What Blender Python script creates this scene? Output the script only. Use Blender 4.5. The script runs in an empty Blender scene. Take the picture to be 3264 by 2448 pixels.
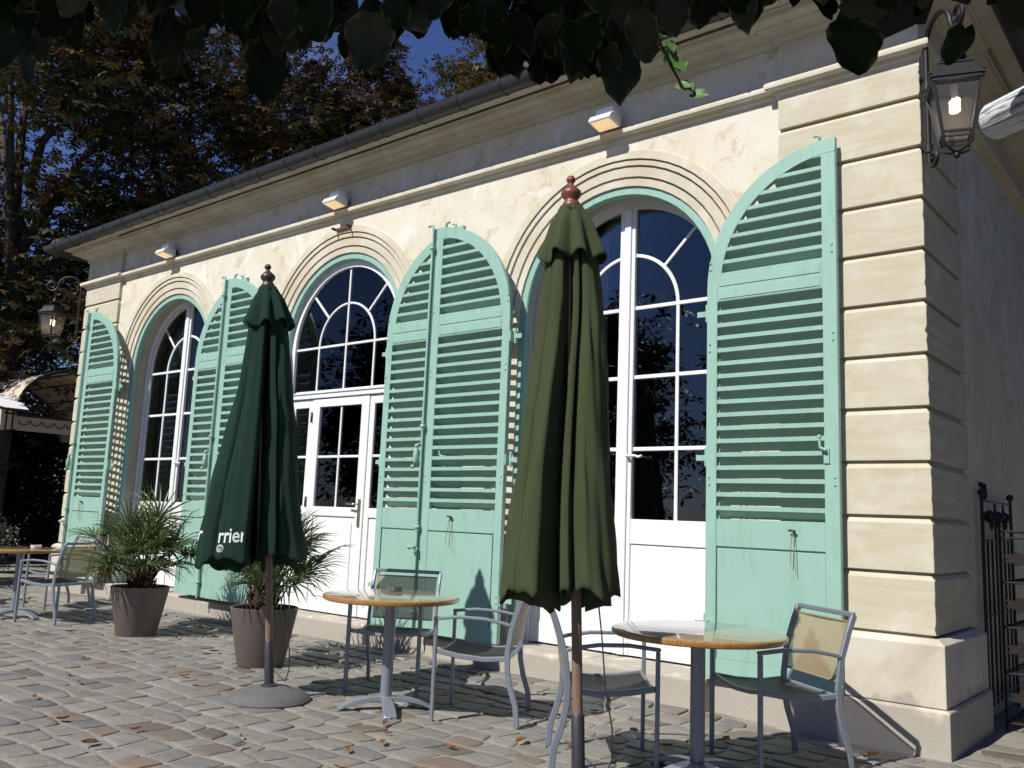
import bpy, math, random
import numpy as np
from mathutils import Vector, Matrix
rnd = random.Random(7)
R = math.radians
SC = bpy.context.scene
COL = SC.collection

# ------------------------------------------------------------------ camera
cam_d = bpy.data.cameras.new('camera'); cam = bpy.data.objects.new('camera', cam_d); COL.objects.link(cam)
cam_d.sensor_width = 36.0; cam_d.lens = 2832.24/3264*36; cam_d.clip_start = 0.05; cam_d.clip_end = 500
cam.location = (1.482, -5.815, 1.271); cam.rotation_euler = (R(98.571), R(-2.283), R(39.373))
SC.camera = cam
CAM = Vector(cam.location); FWD = Vector((-.6343, .7731, 0)); RGT = Vector((.7731, .6343, 0))

# ------------------------------------------------------------------ sky and sun
SUN = Vector((.15, 1, -1.04)).normalized()
w = bpy.data.worlds.new('World'); SC.world = w; w.use_nodes = True
nt = w.node_tree; nt.nodes.clear()
out = nt.nodes.new('ShaderNodeOutputWorld'); bg = nt.nodes.new('ShaderNodeBackground')
sky = nt.nodes.new('ShaderNodeTexSky'); sky.sky_type = 'NISHITA'; sky.sun_disc = False
sky.sun_elevation = math.asin(-SUN.z); sky.sun_rotation = R(188.5); sky.air_density = 1.0; sky.dust_density = .0; sky.ozone_density = 4
tc = nt.nodes.new('ShaderNodeTexCoord'); mp = nt.nodes.new('ShaderNodeMapping'); mp.inputs['Scale'].default_value = (1, 1, 2.2)
nz = nt.nodes.new('ShaderNodeTexNoise'); nz.inputs['Scale'].default_value = 3.2; nz.inputs['Detail'].default_value = 8; nz.inputs['Roughness'].default_value = .62
rp = nt.nodes.new('ShaderNodeValToRGB'); rp.color_ramp.elements[0].position = .58; rp.color_ramp.elements[1].position = .84
mx = nt.nodes.new('ShaderNodeMixRGB'); mx.inputs[2].default_value = (4.6, 5.0, 5.8, 1)
nt.links.new(tc.outputs['Generated'], mp.inputs[0]); nt.links.new(mp.outputs[0], nz.inputs['Vector']); nt.links.new(nz.outputs[0], rp.inputs[0])
nt.links.new(rp.outputs[0], mx.inputs[0]); tn = nt.nodes.new('ShaderNodeMixRGB'); tn.blend_type = 'MULTIPLY'; tn.inputs[0].default_value = 1; tn.inputs[2].default_value = (.88, .96, 1.42, 1)
nt.links.new(sky.outputs[0], tn.inputs[1]); nt.links.new(tn.outputs[0], mx.inputs[1]); nt.links.new(mx.outputs[0], bg.inputs[0])
bg.inputs[1].default_value = .055; nt.links.new(bg.outputs[0], out.inputs[0])
sd = bpy.data.lights.new('sun', 'SUN'); so = bpy.data.objects.new('sun', sd); COL.objects.link(so)
sd.energy = 5.0; sd.angle = R(.53); sd.color = (1, .965, .91)
so.rotation_euler = SUN.to_track_quat('-Z', 'Y').to_euler(); so.location = (0, -20, 20)
SC.view_settings.view_transform = 'Standard'; SC.view_settings.look = 'None'; SC.view_settings.gamma = 1
SC.view_settings.exposure = .12
SC.cycles.max_bounces = 6; SC.cycles.diffuse_bounces = 2; SC.cycles.transparent_max_bounces = 24; SC.cycles.sample_clamp_indirect = 4

# ------------------------------------------------------------------ materials
MATS = {}
def newmat(name):
    m = bpy.data.materials.new(name); m.use_nodes = True; t = m.node_tree
    b = t.nodes['Principled BSDF']; MATS[name] = m
    return m, t, b
def N(t, typ, **kw):
    n = t.nodes.new(typ)
    for k, v in kw.items():
        if k in n.inputs: n.inputs[k].default_value = v
        else: setattr(n, k, v)
    return n
def ramp(t, src, stops):
    r = t.nodes.new('ShaderNodeValToRGB'); el = r.color_ramp.elements
    while len(el) < len(stops): el.new(.5)
    for e, (p, c) in zip(el, stops): e.position = p; e.color = (*c, 1) if len(c) == 3 else c
    t.links.new(src, r.inputs[0]); return r.outputs[0]
def mixc(t, f, a, b, mode='MIX'):
    n = t.nodes.new('ShaderNodeMixRGB'); n.blend_type = mode
    for i, v in enumerate((f, a, b)):
        if hasattr(v, 'links'): t.links.new(v, n.inputs[i])
        elif i == 0: n.inputs[0].default_value = v
        else: n.inputs[i].default_value = (*v, 1)
    return n.outputs[0]
def noise(t, vec, scale, detail=4, rough=.55, dist=0):
    n = N(t, 'ShaderNodeTexNoise', Scale=scale, Detail=detail, Roughness=rough, Distortion=dist)
    if vec is not None: t.links.new(vec, n.inputs['Vector'])
    return n.outputs[0]
def wpos(t, sc=(1, 1, 1)):
    g = t.nodes.new('ShaderNodeNewGeometry'); m = N(t, 'ShaderNodeMapping', Scale=sc); t.links.new(g.outputs['Position'], m.inputs[0]); return m.outputs[0]
def opos(t, sc=(1, 1, 1)):
    g = t.nodes.new('ShaderNodeTexCoord'); m = N(t, 'ShaderNodeMapping', Scale=sc); t.links.new(g.outputs['Object'], m.inputs[0]); return m.outputs[0]
def bump(t, b, h, strength=.2, dist=.01):
    n = N(t, 'ShaderNodeBump', Strength=strength, Distance=dist); t.links.new(h, n.inputs['Height']); t.links.new(n.outputs[0], b.inputs['Normal'])
def simple(name, col, rough=.5, metal=0, var=.12, scale=14, bmp=.06, spec=.5, wearcol=None):
    m, t, b = newmat(name); p = wpos(t); n1 = noise(t, p, scale)
    c = mixc(t, n1, tuple(x*(1-var) for x in col), tuple(min(1, x*(1+var)) for x in col))
    if wearcol: c = mixc(t, ramp(t, noise(t, p, scale*3.1, 6, .7), [(.62, (0, 0, 0)), (.75, (1, 1, 1))]), c, wearcol)
    t.links.new(c, b.inputs['Base Color']); b.inputs['Roughness'].default_value = rough; b.inputs['Metallic'].default_value = metal
    b.inputs['Specular IOR Level'].default_value = spec
    if bmp: bump(t, b, noise(t, p, scale*6, 3), bmp, .004)
    return m

def plaster():
    m, t, b = newmat('plaster'); p = wpos(t)
    big = noise(t, p, 1.5, 6, .68, .5); mid = noise(t, p, 5.5, 7, .7, .5); fine = noise(t, p, 30, 4)
    c = ramp(t, big, [(.32, (.60, .535, .39)), (.47, (.685, .64, .51)), (.62, (.72, .69, .59))])
    spots = ramp(t, mid, [(.55, (0, 0, 0)), (.62, (1, 1, 1))])
    c = mixc(t, mixc(t, 1, spots, (.7, .7, .7), 'MULTIPLY'), c, (.53, .43, .28))
    white = ramp(t, noise(t, wpos(t, (1.2, 1, .8)), 1.9, 5, .55, 1.6), [(.58, (0, 0, 0)), (.66, (1, 1, 1))])
    c = mixc(t, mixc(t, 1, white, (.85, .85, .85), 'MULTIPLY'), c, (.78, .75, .68))
    st = ramp(t, noise(t, wpos(t, (5, 5, .35)), 3, 4), [(.6, (0, 0, 0)), (.8, (.35, .35, .35))])
    c = mixc(t, st, c, (.50, .42, .29)); c = mixc(t, .12, c, mixc(t, fine, (.4, .34, .25), (.8, .75, .65)))
    t.links.new(c, b.inputs['Base Color']); b.inputs['Roughness'].default_value = .9; b.inputs['Specular IOR Level'].default_value = .2
    bump(t, b, mixc(t, .4, mid, fine), .35, .006)
plaster()
def stone(name, base, dark, lite, banded=True):
    m, t, b = newmat(name); p = wpos(t)
    band = noise(t, wpos(t, (1.2, 1.2, 9)), 2.2, 5, .6, .4); big = noise(t, p, 3.1, 6, .65, .15); fine = noise(t, p, 60, 4, .7)
    c = ramp(t, band if banded else big, [(.35, dark), (.55, base), (.72, tuple(x*1.06 for x in base))])
    c = mixc(t, ramp(t, big, [(.50, (0, 0, 0)), (.74, (.75, .75, .75))]), c, lite)
    pit = ramp(t, noise(t, wpos(t, (6, 6, 8)), 9, 3, .6), [(.68, (0, 0, 0)), (.74, (.7, .7, .7))])
    c = mixc(t, pit, c, lite)
    c = mixc(t, .10, c, mixc(t, fine, (.35, .3, .2), (.9, .85, .75)))
    t.links.new(c, b.inputs['Base Color']); b.inputs['Roughness'].default_value = .88; b.inputs['Specular IOR Level'].default_value = .2
    bump(t, b, mixc(t, .75, band, fine), .16, .004)
stone('quoin', (.535, .495, .365), (.50, .445, .30), (.67, .655, .575))
stone('moulding', (.615, .57, .44), (.555, .49, .345), (.71, .69, .60), False)
def plinthmat():
    m, t, b = newmat('plinth'); p = wpos(t); big = noise(t, p, 2.2, 6, .62, .6); fine = noise(t, p, 45, 5, .7)
    c = ramp(t, big, [(.3, (.43, .385, .285)), (.5, (.56, .515, .405)), (.7, (.66, .625, .525))])
    sp = N(t, 'ShaderNodeSeparateXYZ'); t.links.new(wpos(t), sp.inputs[0])
    a = N(t, 'ShaderNodeMath', operation='MULTIPLY_ADD'); t.links.new(noise(t, p, 5, 5), a.inputs[0]); a.inputs[1].default_value = -.5; t.links.new(sp.outputs[2], a.inputs[2])
    damp = ramp(t, a.outputs[0], [(-.0, (.75, .75, .75)), (.02, (0, 0, 0))])
    damp = ramp(t, a.outputs[0], [(0.0, (.8, .8, .8)), (.06, (0, 0, 0))])
    c = mixc(t, damp, c, (.30, .27, .23)); c = mixc(t, .15, c, mixc(t, fine, (.3, .25, .18), (.9, .85, .75)))
    t.links.new(c, b.inputs['Base Color']); b.inputs['Roughness'].default_value = .9; bump(t, b, mixc(t, .5, big, fine), .4, .008)
plinthmat()
def green(name, col, wear=True):
    m, t, b = newmat(name); p = wpos(t); c = mixc(t, noise(t, p, 3, 5), tuple(x*.93 for x in col), tuple(x*1.05 for x in col))
    chips = ramp(t, noise(t, wpos(t, (1, 1, .7)), 26, 6, .75), [(.70, (0, 0, 0)), (.72, (.75, .75, .75))])
    c = mixc(t, chips, c, (.62, .68, .62))
    dirt = ramp(t, noise(t, wpos(t, (3, 3, .6)), 6, 5, .6), [(.52, (0, 0, 0)), (.8, (.5, .5, .5))]); c = mixc(t, dirt, c, (.19, .31, .24))
    t.links.new(c, b.inputs['Base Color']); b.inputs['Roughness'].default_value = .42; b.inputs['Specular IOR Level'].default_value = .4
    bump(t, b, noise(t, wpos(t, (2, 2, 14)), 9, 4), .12, .003)
green('green_paint', (.30, .49, .40))
simple('white_paint', (.80, .80, .79), .35, var=.03, bmp=.03)
simple('zinc', (.042, .044, .046), .42, .25, var=.25, scale=5)
simple('slate', (.07, .075, .085), .6, var=.25)
simple('iron', (.018, .018, .02), .5, .3, var=.3, wearcol=(.05, .035, .025))
simple('rusty_iron', (.016, .011, .009), .75, .2, var=.4, wearcol=(.045, .022, .012))
simple('aluminium', (.24, .265, .31), .42, .35, var=.08, scale=25, bmp=.04)
simple('dark_metal', (.05, .05, .055), .5, .4, var=.2)
simple('brass', (.55, .48, .32), .25, .9, var=.1)
simple('wood_finial_red', (.20, .06, .035), .4, var=.2)
simple('wood_finial_dark', (.06, .035, .025), .4, var=.2)
simple('concrete_base', (.12, .115, .115), .85, var=.3, scale=9, bmp=.3, wearcol=(.2, .19, .18))
simple('pot', (.125, .10, .088), .55, var=.06, bmp=.03)
simple('soil', (.05, .035, .022), .95, var=.4, scale=30, bmp=.8)
simple('interior', (.16, .13, .10), .9)
simple('interior_floor', (.10, .06, .035), .5)
simple('curtain_red', (.14, .02, .02), .85); simple('curtain_grey', (.42, .39, .34), .85); simple('curtain_taupe', (.15, .125, .095), .85); simple('curtain_slate', (.10, .098, .092), .85)  # taupe and slate are darkened: indoor shade put into the cloth colour
simple('canvas_cream', (.52, .44, .33), .85, var=.06); simple('canvas_white', (.75, .75, .73), .8, var=.06, wearcol=(.35, .3, .25))
simple('bark', (.055, .042, .03), .95, var=.4, scale=9, bmp=.8)
simple('twig', (.05, .03, .022), .8)
simple('whitewashed', (.70, .72, .74), .8, var=.1)
simple('string', (.30, .22, .13), .9); simple('rust', (.12, .05, .03), .8, var=.4)
simple('palm_trunk', (.06, .035, .02), .95, var=.5, scale=40, bmp=.9)
simple('ashtray_glass', (.12, .13, .13), .1, spec=.8)
simple('logo_white', (.72, .76, .74), .8)
def wood(name, a, bcol, rough, coat=0, sc=(2, 40, 2), ang=0):
    m, t, b = newmat(name); g = t.nodes.new('ShaderNodeTexCoord'); mm = N(t, 'ShaderNodeMapping', Scale=sc, Rotation=(0, 0, ang)); t.links.new(g.outputs['Object'], mm.inputs[0])
    c = ramp(t, noise(t, mm.outputs[0], 2.2, 6, .65, .6), [(.3, a), (.5, bcol), (.7, a)])
    t.links.new(c, b.inputs['Base Color']); b.inputs['Roughness'].default_value = rough; b.inputs['Coat Weight'].default_value = coat; b.inputs['Coat Roughness'].default_value = .04
wood('table_wood', (.30, .20, .10), (.42, .30, .165), .3, 1.0, (3, 30, 3), .6)
wood('table_edge', (.16, .07, .02), (.42, .22, .06), .3, .6, (12, 40, 3), .6)
wood('pole_wood', (.13, .075, .045), (.23, .15, .10), .6, 0, (40, 40, 3))
def weathered():
    m, t, b = newmat('weathered_white'); p = opos(t, (5, 60, 60)); n1 = noise(t, p, 1.6, 7, .75, .5)
    c = ramp(t, n1, [(.42, (.16, .14, .12)), (.5, (.72, .76, .80)), (.7, (.80, .83, .86))])
    t.links.new(c, b.inputs['Base Color']); b.inputs['Roughness'].default_value = .9; bump(t, b, n1, .8, .01)
weathered()
def fabric(name, col, sheen=.2):
    m, t, b = newmat(name); p = wpos(t); c = mixc(t, noise(t, p, 3, 4), tuple(x*.82 for x in col), tuple(x*1.12 for x in col))
    w1 = N(t, 'ShaderNodeTexWave', Scale=260, bands_direction='Z'); t.links.new(p, w1.inputs['Vector'])
    t.links.new(c, b.inputs['Base Color']); b.inputs['Roughness'].default_value = .8; b.inputs['Specular IOR Level'].default_value = .25
    bump(t, b, mixc(t, .25, mixc(t, .5, noise(t, wpos(t, (1, 1, .35)), 9, 5, .6), noise(t, p, 26, 4)), w1.outputs[0]), .55, .016)
fabric('canvas_olive', (.070, .090, .038)); fabric('canvas_green', (.010, .040, .025))
def sling():
    m, t, b = newmat('sling_beige'); b.inputs['Base Color'].default_value = (.36, .285, .18, 1); b.inputs['Roughness'].default_value = .7
    o = t.nodes['Material Output']; tr = N(t, 'ShaderNodeBsdfTransparent'); ms = N(t, 'ShaderNodeMixShader'); ms.inputs[0].default_value = .80
    p = opos(t); c = mixc(t, noise(t, p, 6), (.30, .225, .125), (.37, .285, .165)); t.links.new(c, b.inputs['Base Color'])
    t.links.new(tr.outputs[0], ms.inputs[1]); t.links.new(b.outputs[0], ms.inputs[2]); t.links.new(ms.outputs[0], o.inputs[0])
sling()
simple('sling_dark', (.03, .03, .028), .6, var=.2)
def glass():
    m, t, b = newmat('glass'); o = t.nodes['Material Output']; fr = N(t, 'ShaderNodeFresnel', IOR=1.62)
    tr = N(t, 'ShaderNodeBsdfTransparent', Color=(.80, .84, .84, 1)); gl = N(t, 'ShaderNodeBsdfGlossy', Roughness=.004); ms = N(t, 'ShaderNodeMixShader')
    bp = N(t, 'ShaderNodeBump', Strength=.03, Distance=.02); t.links.new(noise(t, wpos(t), 1.6, 2), bp.inputs['Height']); t.links.new(bp.outputs[0], gl.inputs['Normal'])
    t.links.new(fr.outputs[0], ms.inputs[0]); t.links.new(tr.outputs[0], ms.inputs[1]); t.links.new(gl.outputs[0], ms.inputs[2]); t.links.new(ms.outputs[0], o.inputs[0])
    m, t, b = newmat('lantern_glass'); o = t.nodes['Material Output']
    tr = N(t, 'ShaderNodeBsdfTransparent', Color=(.95, .95, .93, 1)); df = N(t, 'ShaderNodeBsdfDiffuse', Color=(.32, .31, .30, 1)); ms = N(t, 'ShaderNodeMixShader'); ms.inputs[0].default_value = .2
    t.links.new(tr.outputs[0], ms.inputs[1]); t.links.new(df.outputs[0], ms.inputs[2]); t.links.new(ms.outputs[0], o.inputs[0])
glass()
def emit(name, col, s):
    m, t, b = newmat(name); b.inputs['Base Color'].default_value = (*col, 1); b.inputs['Emission Color'].default_value = (*col, 1); b.inputs['Emission Strength'].default_value = s
emit('bulb', (1, .72, .40), 3.5); emit('flood_glow', (1, .70, .36), .55)
def leafmat(name, rough=.5, trans=.25, spec=.4):
    m, t, b = newmat(name); a = N(t, 'ShaderNodeVertexColor', layer_name='tone'); o = t.nodes['Material Output']
    t.links.new(a.outputs[0], b.inputs['Base Color']); b.inputs['Roughness'].default_value = rough; b.inputs['Specular IOR Level'].default_value = spec
    tl = N(t, 'ShaderNodeBsdfTranslucent'); t.links.new(a.outputs[0], tl.inputs[0]); ms = N(t, 'ShaderNodeMixShader'); ms.inputs[0].default_value = trans
    t.links.new(b.outputs[0], ms.inputs[1]); t.links.new(tl.outputs[0], ms.inputs[2]); t.links.new(ms.outputs[0], o.inputs[0])
leafmat('leaf', .5, .2); leafmat('ivy', .45, .12); leafmat('palm', .42, .2); leafmat('deadleaf', .8, .1)
def cobblemat():
    m, t, b = newmat('cobble'); a = N(t, 'ShaderNodeVertexColor', layer_name='tone'); p = wpos(t)
    n1 = noise(t, p, 9, 6, .65, .4); n2 = noise(t, p, 70, 4, .7)
    c = mixc(t, .75, a.outputs[0], mixc(t, n1, (.42, .42, .42), (1.35, 1.32, 1.28)), 'MULTIPLY'); c = mixc(t, .25, c, mixc(t, n2, (.10, .09, .07), (.5, .47, .42)))
    moss = ramp(t, noise(t, p, 3.3, 5, .7), [(.6, (0, 0, 0)), (.72, (.45, .45, .45))]); c = mixc(t, moss, c, (.15, .13, .07))
    t.links.new(c, b.inputs['Base Color']); r = ramp(t, n1, [(.3, (.5, .5, .5)), (.6, (.85, .85, .85))]); t.links.new(r, b.inputs['Roughness'])
    bump(t, b, mixc(t, .4, n1, n2), 1.0, .02)
    m, t, b = newmat('sand_joint'); p = wpos(t); n1 = noise(t, p, 6, 6, .7); n2 = noise(t, p, 120, 4, .8)
    c = ramp(t, n1, [(.3, (.15, .135, .10)), (.5, (.265, .245, .20)), (.7, (.31, .29, .24))]); c = mixc(t, .4, c, mixc(t, n2, (.08, .07, .05), (.5, .46, .4)))
    t.links.new(c, b.inputs['Base Color']); b.inputs['Roughness'].default_value = .95; bump(t, b, mixc(t, .5, n1, n2), .7, .01)
cobblemat()

# ------------------------------------------------------------------ mesh helpers
class MB:
    def __init__(s): s.v = []; s.f = []; s.c = []; s.col = (1, 1, 1)
    def add(s, vs, fs):
        o = len(s.v); s.v += [tuple(x) for x in vs]; s.c += [s.col]*len(vs); s.f += [tuple(i+o for i in f) for f in fs]
    def box(s, x0, x1, y0, y1, z0, z1):
        s.add([(x0,y0,z0),(x1,y0,z0),(x1,y1,z0),(x0,y1,z0),(x0,y0,z1),(x1,y0,z1),(x1,y1,z1),(x0,y1,z1)],
              [(0,3,2,1),(4,5,6,7),(0,1,5,4),(1,2,6,5),(2,3,7,6),(3,0,4,7)])
    def prism(s, poly, y0, y1):           # poly in (x, z), counter-clockwise seen from -y
        n = len(poly); s.add([(x, y0, z) for x, z in poly]+[(x, y1, z) for x, z in poly],
              [tuple(range(n)), tuple(range(2*n-1, n-1, -1))]+[(i, i+n, (i+1) % n+n, (i+1) % n) for i in range(n)])
    def loft(s, rings, close=True, cap=True, wrap=False):
        n = len(rings[0]); vs = [p for r in rings for p in r]; fs = []; m = len(rings)
        for i in range(m if wrap else m-1):
            for j in range(n if close else n-1):
                a = i*n+j; b = i*n+(j+1) % n; i2 = (i+1) % m; fs.append((a, b, i2*n+(j+1) % n, i2*n+j))
        if cap and close and not wrap: fs += [tuple(range(n-1, -1, -1)), tuple((m-1)*n+j for j in range(n))]
        s.add(vs, fs)
    def tube(s, pts, r, n=8, w=None):     # round tube, or rectangular (r wide, w tall) when w is given
        pts = [Vector(p) for p in pts]; rings = []; up = None
        for i, p in enumerate(pts):
            d = ((pts[min(i+1, len(pts)-1)]-p).normalized()+(p-pts[max(i-1, 0)]).normalized()).normalized()
            if up is None: up = Vector((0, 0, 1)) if abs(d.z) < .9 else Vector((0, 1, 0)) if w is None else Vector((0, 1, 0))
            a = d.cross(up).normalized(); u = a.cross(d).normalized(); up = u
            rr = r[i] if isinstance(r, (list, tuple)) else r
            if w is None: rings.append([p+(a*math.cos(k*2*math.pi/n)+u*math.sin(k*2*math.pi/n))*rr for k in range(n)])
            else: rings.append([p+a*sa*rr/2+u*su*w/2 for sa, su in ((-1,-1),(1,-1),(1,1),(-1,1))])
        s.loft(rings)
    def lathe(s, prof, n=24, c=(0, 0, 0)):
        rings = [[(c[0]+r*math.cos(k*2*math.pi/n), c[1]+r*math.sin(k*2*math.pi/n), c[2]+z) for k in range(n)] for r, z in prof]
        s.loft(rings)
    def sphere(s, c, r, n=10, sz=1):
        s.lathe([(max(1e-4, r*math.sin(math.pi*i/n)), -r*sz*math.cos(math.pi*i/n)) for i in range(n+1)], n*2, c)
    def build(s, name, mat, parent=None, smooth=False, bevel=0, seg=1, tone=False):
        me = bpy.data.meshes.new(name); me.from_pydata(s.v, [], s.f); me.update()
        if tone:
            a = me.color_attributes.new('tone', 'FLOAT_COLOR', 'POINT'); a.data.foreach_set('color', np.array([(*c, 1) for c in s.c], dtype=np.float32).ravel())
        me.materials.append(MATS[mat])
        return link(name, me, parent, smooth, bevel, seg)
def link(name, me, parent=None, smooth=False, bevel=0, seg=1):
    o = bpy.data.objects.new(name, me); COL.objects.link(o)
    if parent: o.parent = parent
    if smooth is True: me.shade_smooth()
    elif smooth: me.shade_smooth(); me.set_sharp_from_angle(angle=R(smooth))
    if bevel:
        md = o.modifiers.new('bevel', 'BEVEL'); md.width = bevel; md.segments = seg; md.limit_method = 'ANGLE'; md.angle_limit = R(40)
    return o
def empty(name, loc=(0, 0, 0), rz=0, label=None, cat=None, group=None):
    o = bpy.data.objects.new(name, None); COL.objects.link(o); o.location = loc; o.rotation_euler = (0, 0, rz); o.empty_display_size = .1
    return tag(o, label, cat, group)
def tag(o, label=None, cat=None, group=None, kind=None):
    if label: o['label'] = label
    if cat: o['category'] = cat
    if group: o['group'] = group
    if kind: o['kind'] = kind
    return o
def copy_tree(o, parent=None):
    c = o.copy(); COL.objects.link(c); c.parent = parent
    for ch in list(o.children): copy_tree(ch, c)
    return c
def arc(r, a0, a1, n): return [(r*math.cos(a0+(a1-a0)*i/n), r*math.sin(a0+(a1-a0)*i/n)) for i in range(n+1)]
def sweep(mb, path, prof, closed_prof=False):
    nr = [];
    for i in range(len(path)-1):
        d = Vector((path[i+1][0]-path[i][0], path[i+1][1]-path[i][1])).normalized(); nr.append(Vector((d.y, -d.x)))
    rings = []
    for i, p in enumerate(path):
        if i == 0: o = nr[0]
        elif i == len(path)-1: o = nr[-1]
        else: o = (nr[i-1]+nr[i])/(1+nr[i-1].dot(nr[i]))
        rings.append([(p[0]+o.x*q, p[1]+o.y*q, z) for q, z in prof])
    mb.loft(rings, close=closed_prof, cap=closed_prof)
def np_mesh(name, V, F4, tones, mat):
    me = bpy.data.meshes.new(name); nv = len(V); nf = len(F4)
    me.vertices.add(nv); me.vertices.foreach_set('co', V.astype(np.float32).ravel())
    me.loops.add(nf*4); me.loops.foreach_set('vertex_index', F4.astype(np.int32).ravel())
    me.polygons.add(nf); me.polygons.foreach_set('loop_start', np.arange(0, nf*4, 4, dtype=np.int32))
    me.update(calc_edges=True)
    a = me.color_attributes.new('tone', 'FLOAT_COLOR', 'POINT'); t4 = np.ones((nv, 4), np.float32); t4[:, :3] = tones; a.data.foreach_set('color', t4.ravel())
    me.materials.append(MATS[mat]); return me

# ------------------------------------------------------------------ ground: sand bed and cobbles
def sstep(a, b, x): t = max(0, min(1, (x-a)/(b-a))); return t*t*(3-2*t)
def gz(x, y): return .055*sstep(-.9, -.05, y)*sstep(-.7, -2.2, x)*sstep(-12.5, -10.5, x)
def ground():
    g = MB(); xs = sorted(set([-60, -40, -30, -22, -18]+[-15+.5*i for i in range(37)]+[6, 10, 20, 40])); ys = sorted(set([-40, -25, -15, -10]+[-8+.4*i for i in range(21)]+[.2, 1, 2, 4, 8, 15, 30, 60]))
    nx = len(xs); g.add([(x, y, gz(x, y)-.0055) for y in ys for x in xs], [(j*nx+i, j*nx+i+1, (j+1)*nx+i+1, (j+1)*nx+i) for j in range(len(ys)-1) for i in range(nx-1)])
    return tag(g.build('ground', 'sand_joint', smooth=True), kind='structure')
GROUND = ground()
def cobbles():
    r = random.Random(3); sx, sy = .225, .185; stones = []
    tones = [(.235, .22, .185), (.245, .23, .19), (.205, .20, .185), (.195, .182, .155), (.22, .203, .168), (.175, .175, .174), (.245, .235, .21), (.235, .217, .182)]
    odd = [(.20, .135, .08), (.10, .085, .055), (.12, .12, .12), (.17, .13, .095), (.27, .255, .23), (.11, .08, .05)]
    y = -8.2; j = 0; rowj = {}
    edge = lambda x, j: .020*math.sin(x*3.1+j*1.7)+.016*math.sin(x*9.3+j*2.9)
    x_hi = lambda y: 4.2
    while y < 3.0:
        h = sy*r.uniform(.88, 1.13)
        x = (-13.5 if y < .0 else .1)+r.uniform(0, sx)
        yy0, yy1 = y, y+h
        while x < x_hi(y):
            wd = sx*r.uniform(.78, 1.28)
            cx, cy = x+wd/2, (yy0+yy1)/2
            # cull what lies far outside the visible wedge
            if cy > -.06 and cx < .1: x += wd; continue
            gp = r.uniform(.007, .014); sk = r.uniform(-.03, .03)
            q = [(x+gp+sk, yy0+edge(x, j)+gp), (x+wd-gp+sk, yy0+edge(x+wd, j)+gp), (x+wd-gp-sk, yy1+edge(x+wd, j+1)-gp), (x+gp-sk, yy1+edge(x, j+1)-gp)]
            rad = r.uniform(.18, .34); ring = []
            for k in range(4):
                p = Vector(q[k]); a = Vector(q[k-1]); b = Vector(q[(k+1) % 4])
                ring += [p+(a-p)*rad*r.uniform(.6, 1.0), p+(a-p)*.035+(b-p)*.035, p+(b-p)*rad*r.uniform(.6, 1.0)]
            col = r.choice(odd) if r.random() < .2 else r.choice(tones); v = r.uniform(.84, 1.12)
            stones.append((cx, cy, ring, tuple(c*v for c in col), r.uniform(-.002, .0025), (r.uniform(-.018, .018), r.uniform(-.018, .018)), r.uniform(.001, .0045)))
            x += wd
        y += h; j += 1
    def add(mb, st, ox, oy, oz):
        cx, cy, ring, col, dz, tl, dome = st; n = len(ring); c = Vector((cx, cy)); mb.col = col
        zt = lambda p, k: oz_g+dz+(p.x-cx)*tl[0]+(p.y-cy)*tl[1]+dome*k
        oz_g = gz(cx, cy)
        L = []
        for s_, zk in ((1.0, None), (.99, -.9), (.955, .35), (.6, 1.0)):
            for p in ring:
                q = c+(p-c)*s_; z = oz_g-.03 if zk is None else zt(q, zk)
                L.append((q.x-ox, q.y-oy, z-oz))
        fs = [(a*n+k, a*n+(k+1) % n, (a+1)*n+(k+1) % n, (a+1)*n+k) for a in range(3) for k in range(n)]+[tuple(3*n+k for k in range(n))]
        mb.add(L, fs)
    near = sorted((s for s in stones if s[1] > -3.95+1.108*(s[0]+3.18) and s[1] < -.1 and s[0] < .45), key=lambda s: (s[0]-CAM.x)**2+(s[1]-CAM.y)**2)
    ids = set(id(s) for s in near[:295])
    rest = MB()
    for st in stones:
        if id(st) in ids:
            m = MB(); add(m, st, st[0], st[1], 0); o = m.build('cobblestone', 'cobble', GROUND, smooth=50, tone=True); o.location = (st[0], st[1], 0)
        else: add(rest, st, 0, 0, 0)
    tag(rest.build('cobblestones', 'cobble', GROUND, smooth=50, tone=True), kind='stuff')
cobbles()

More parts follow.
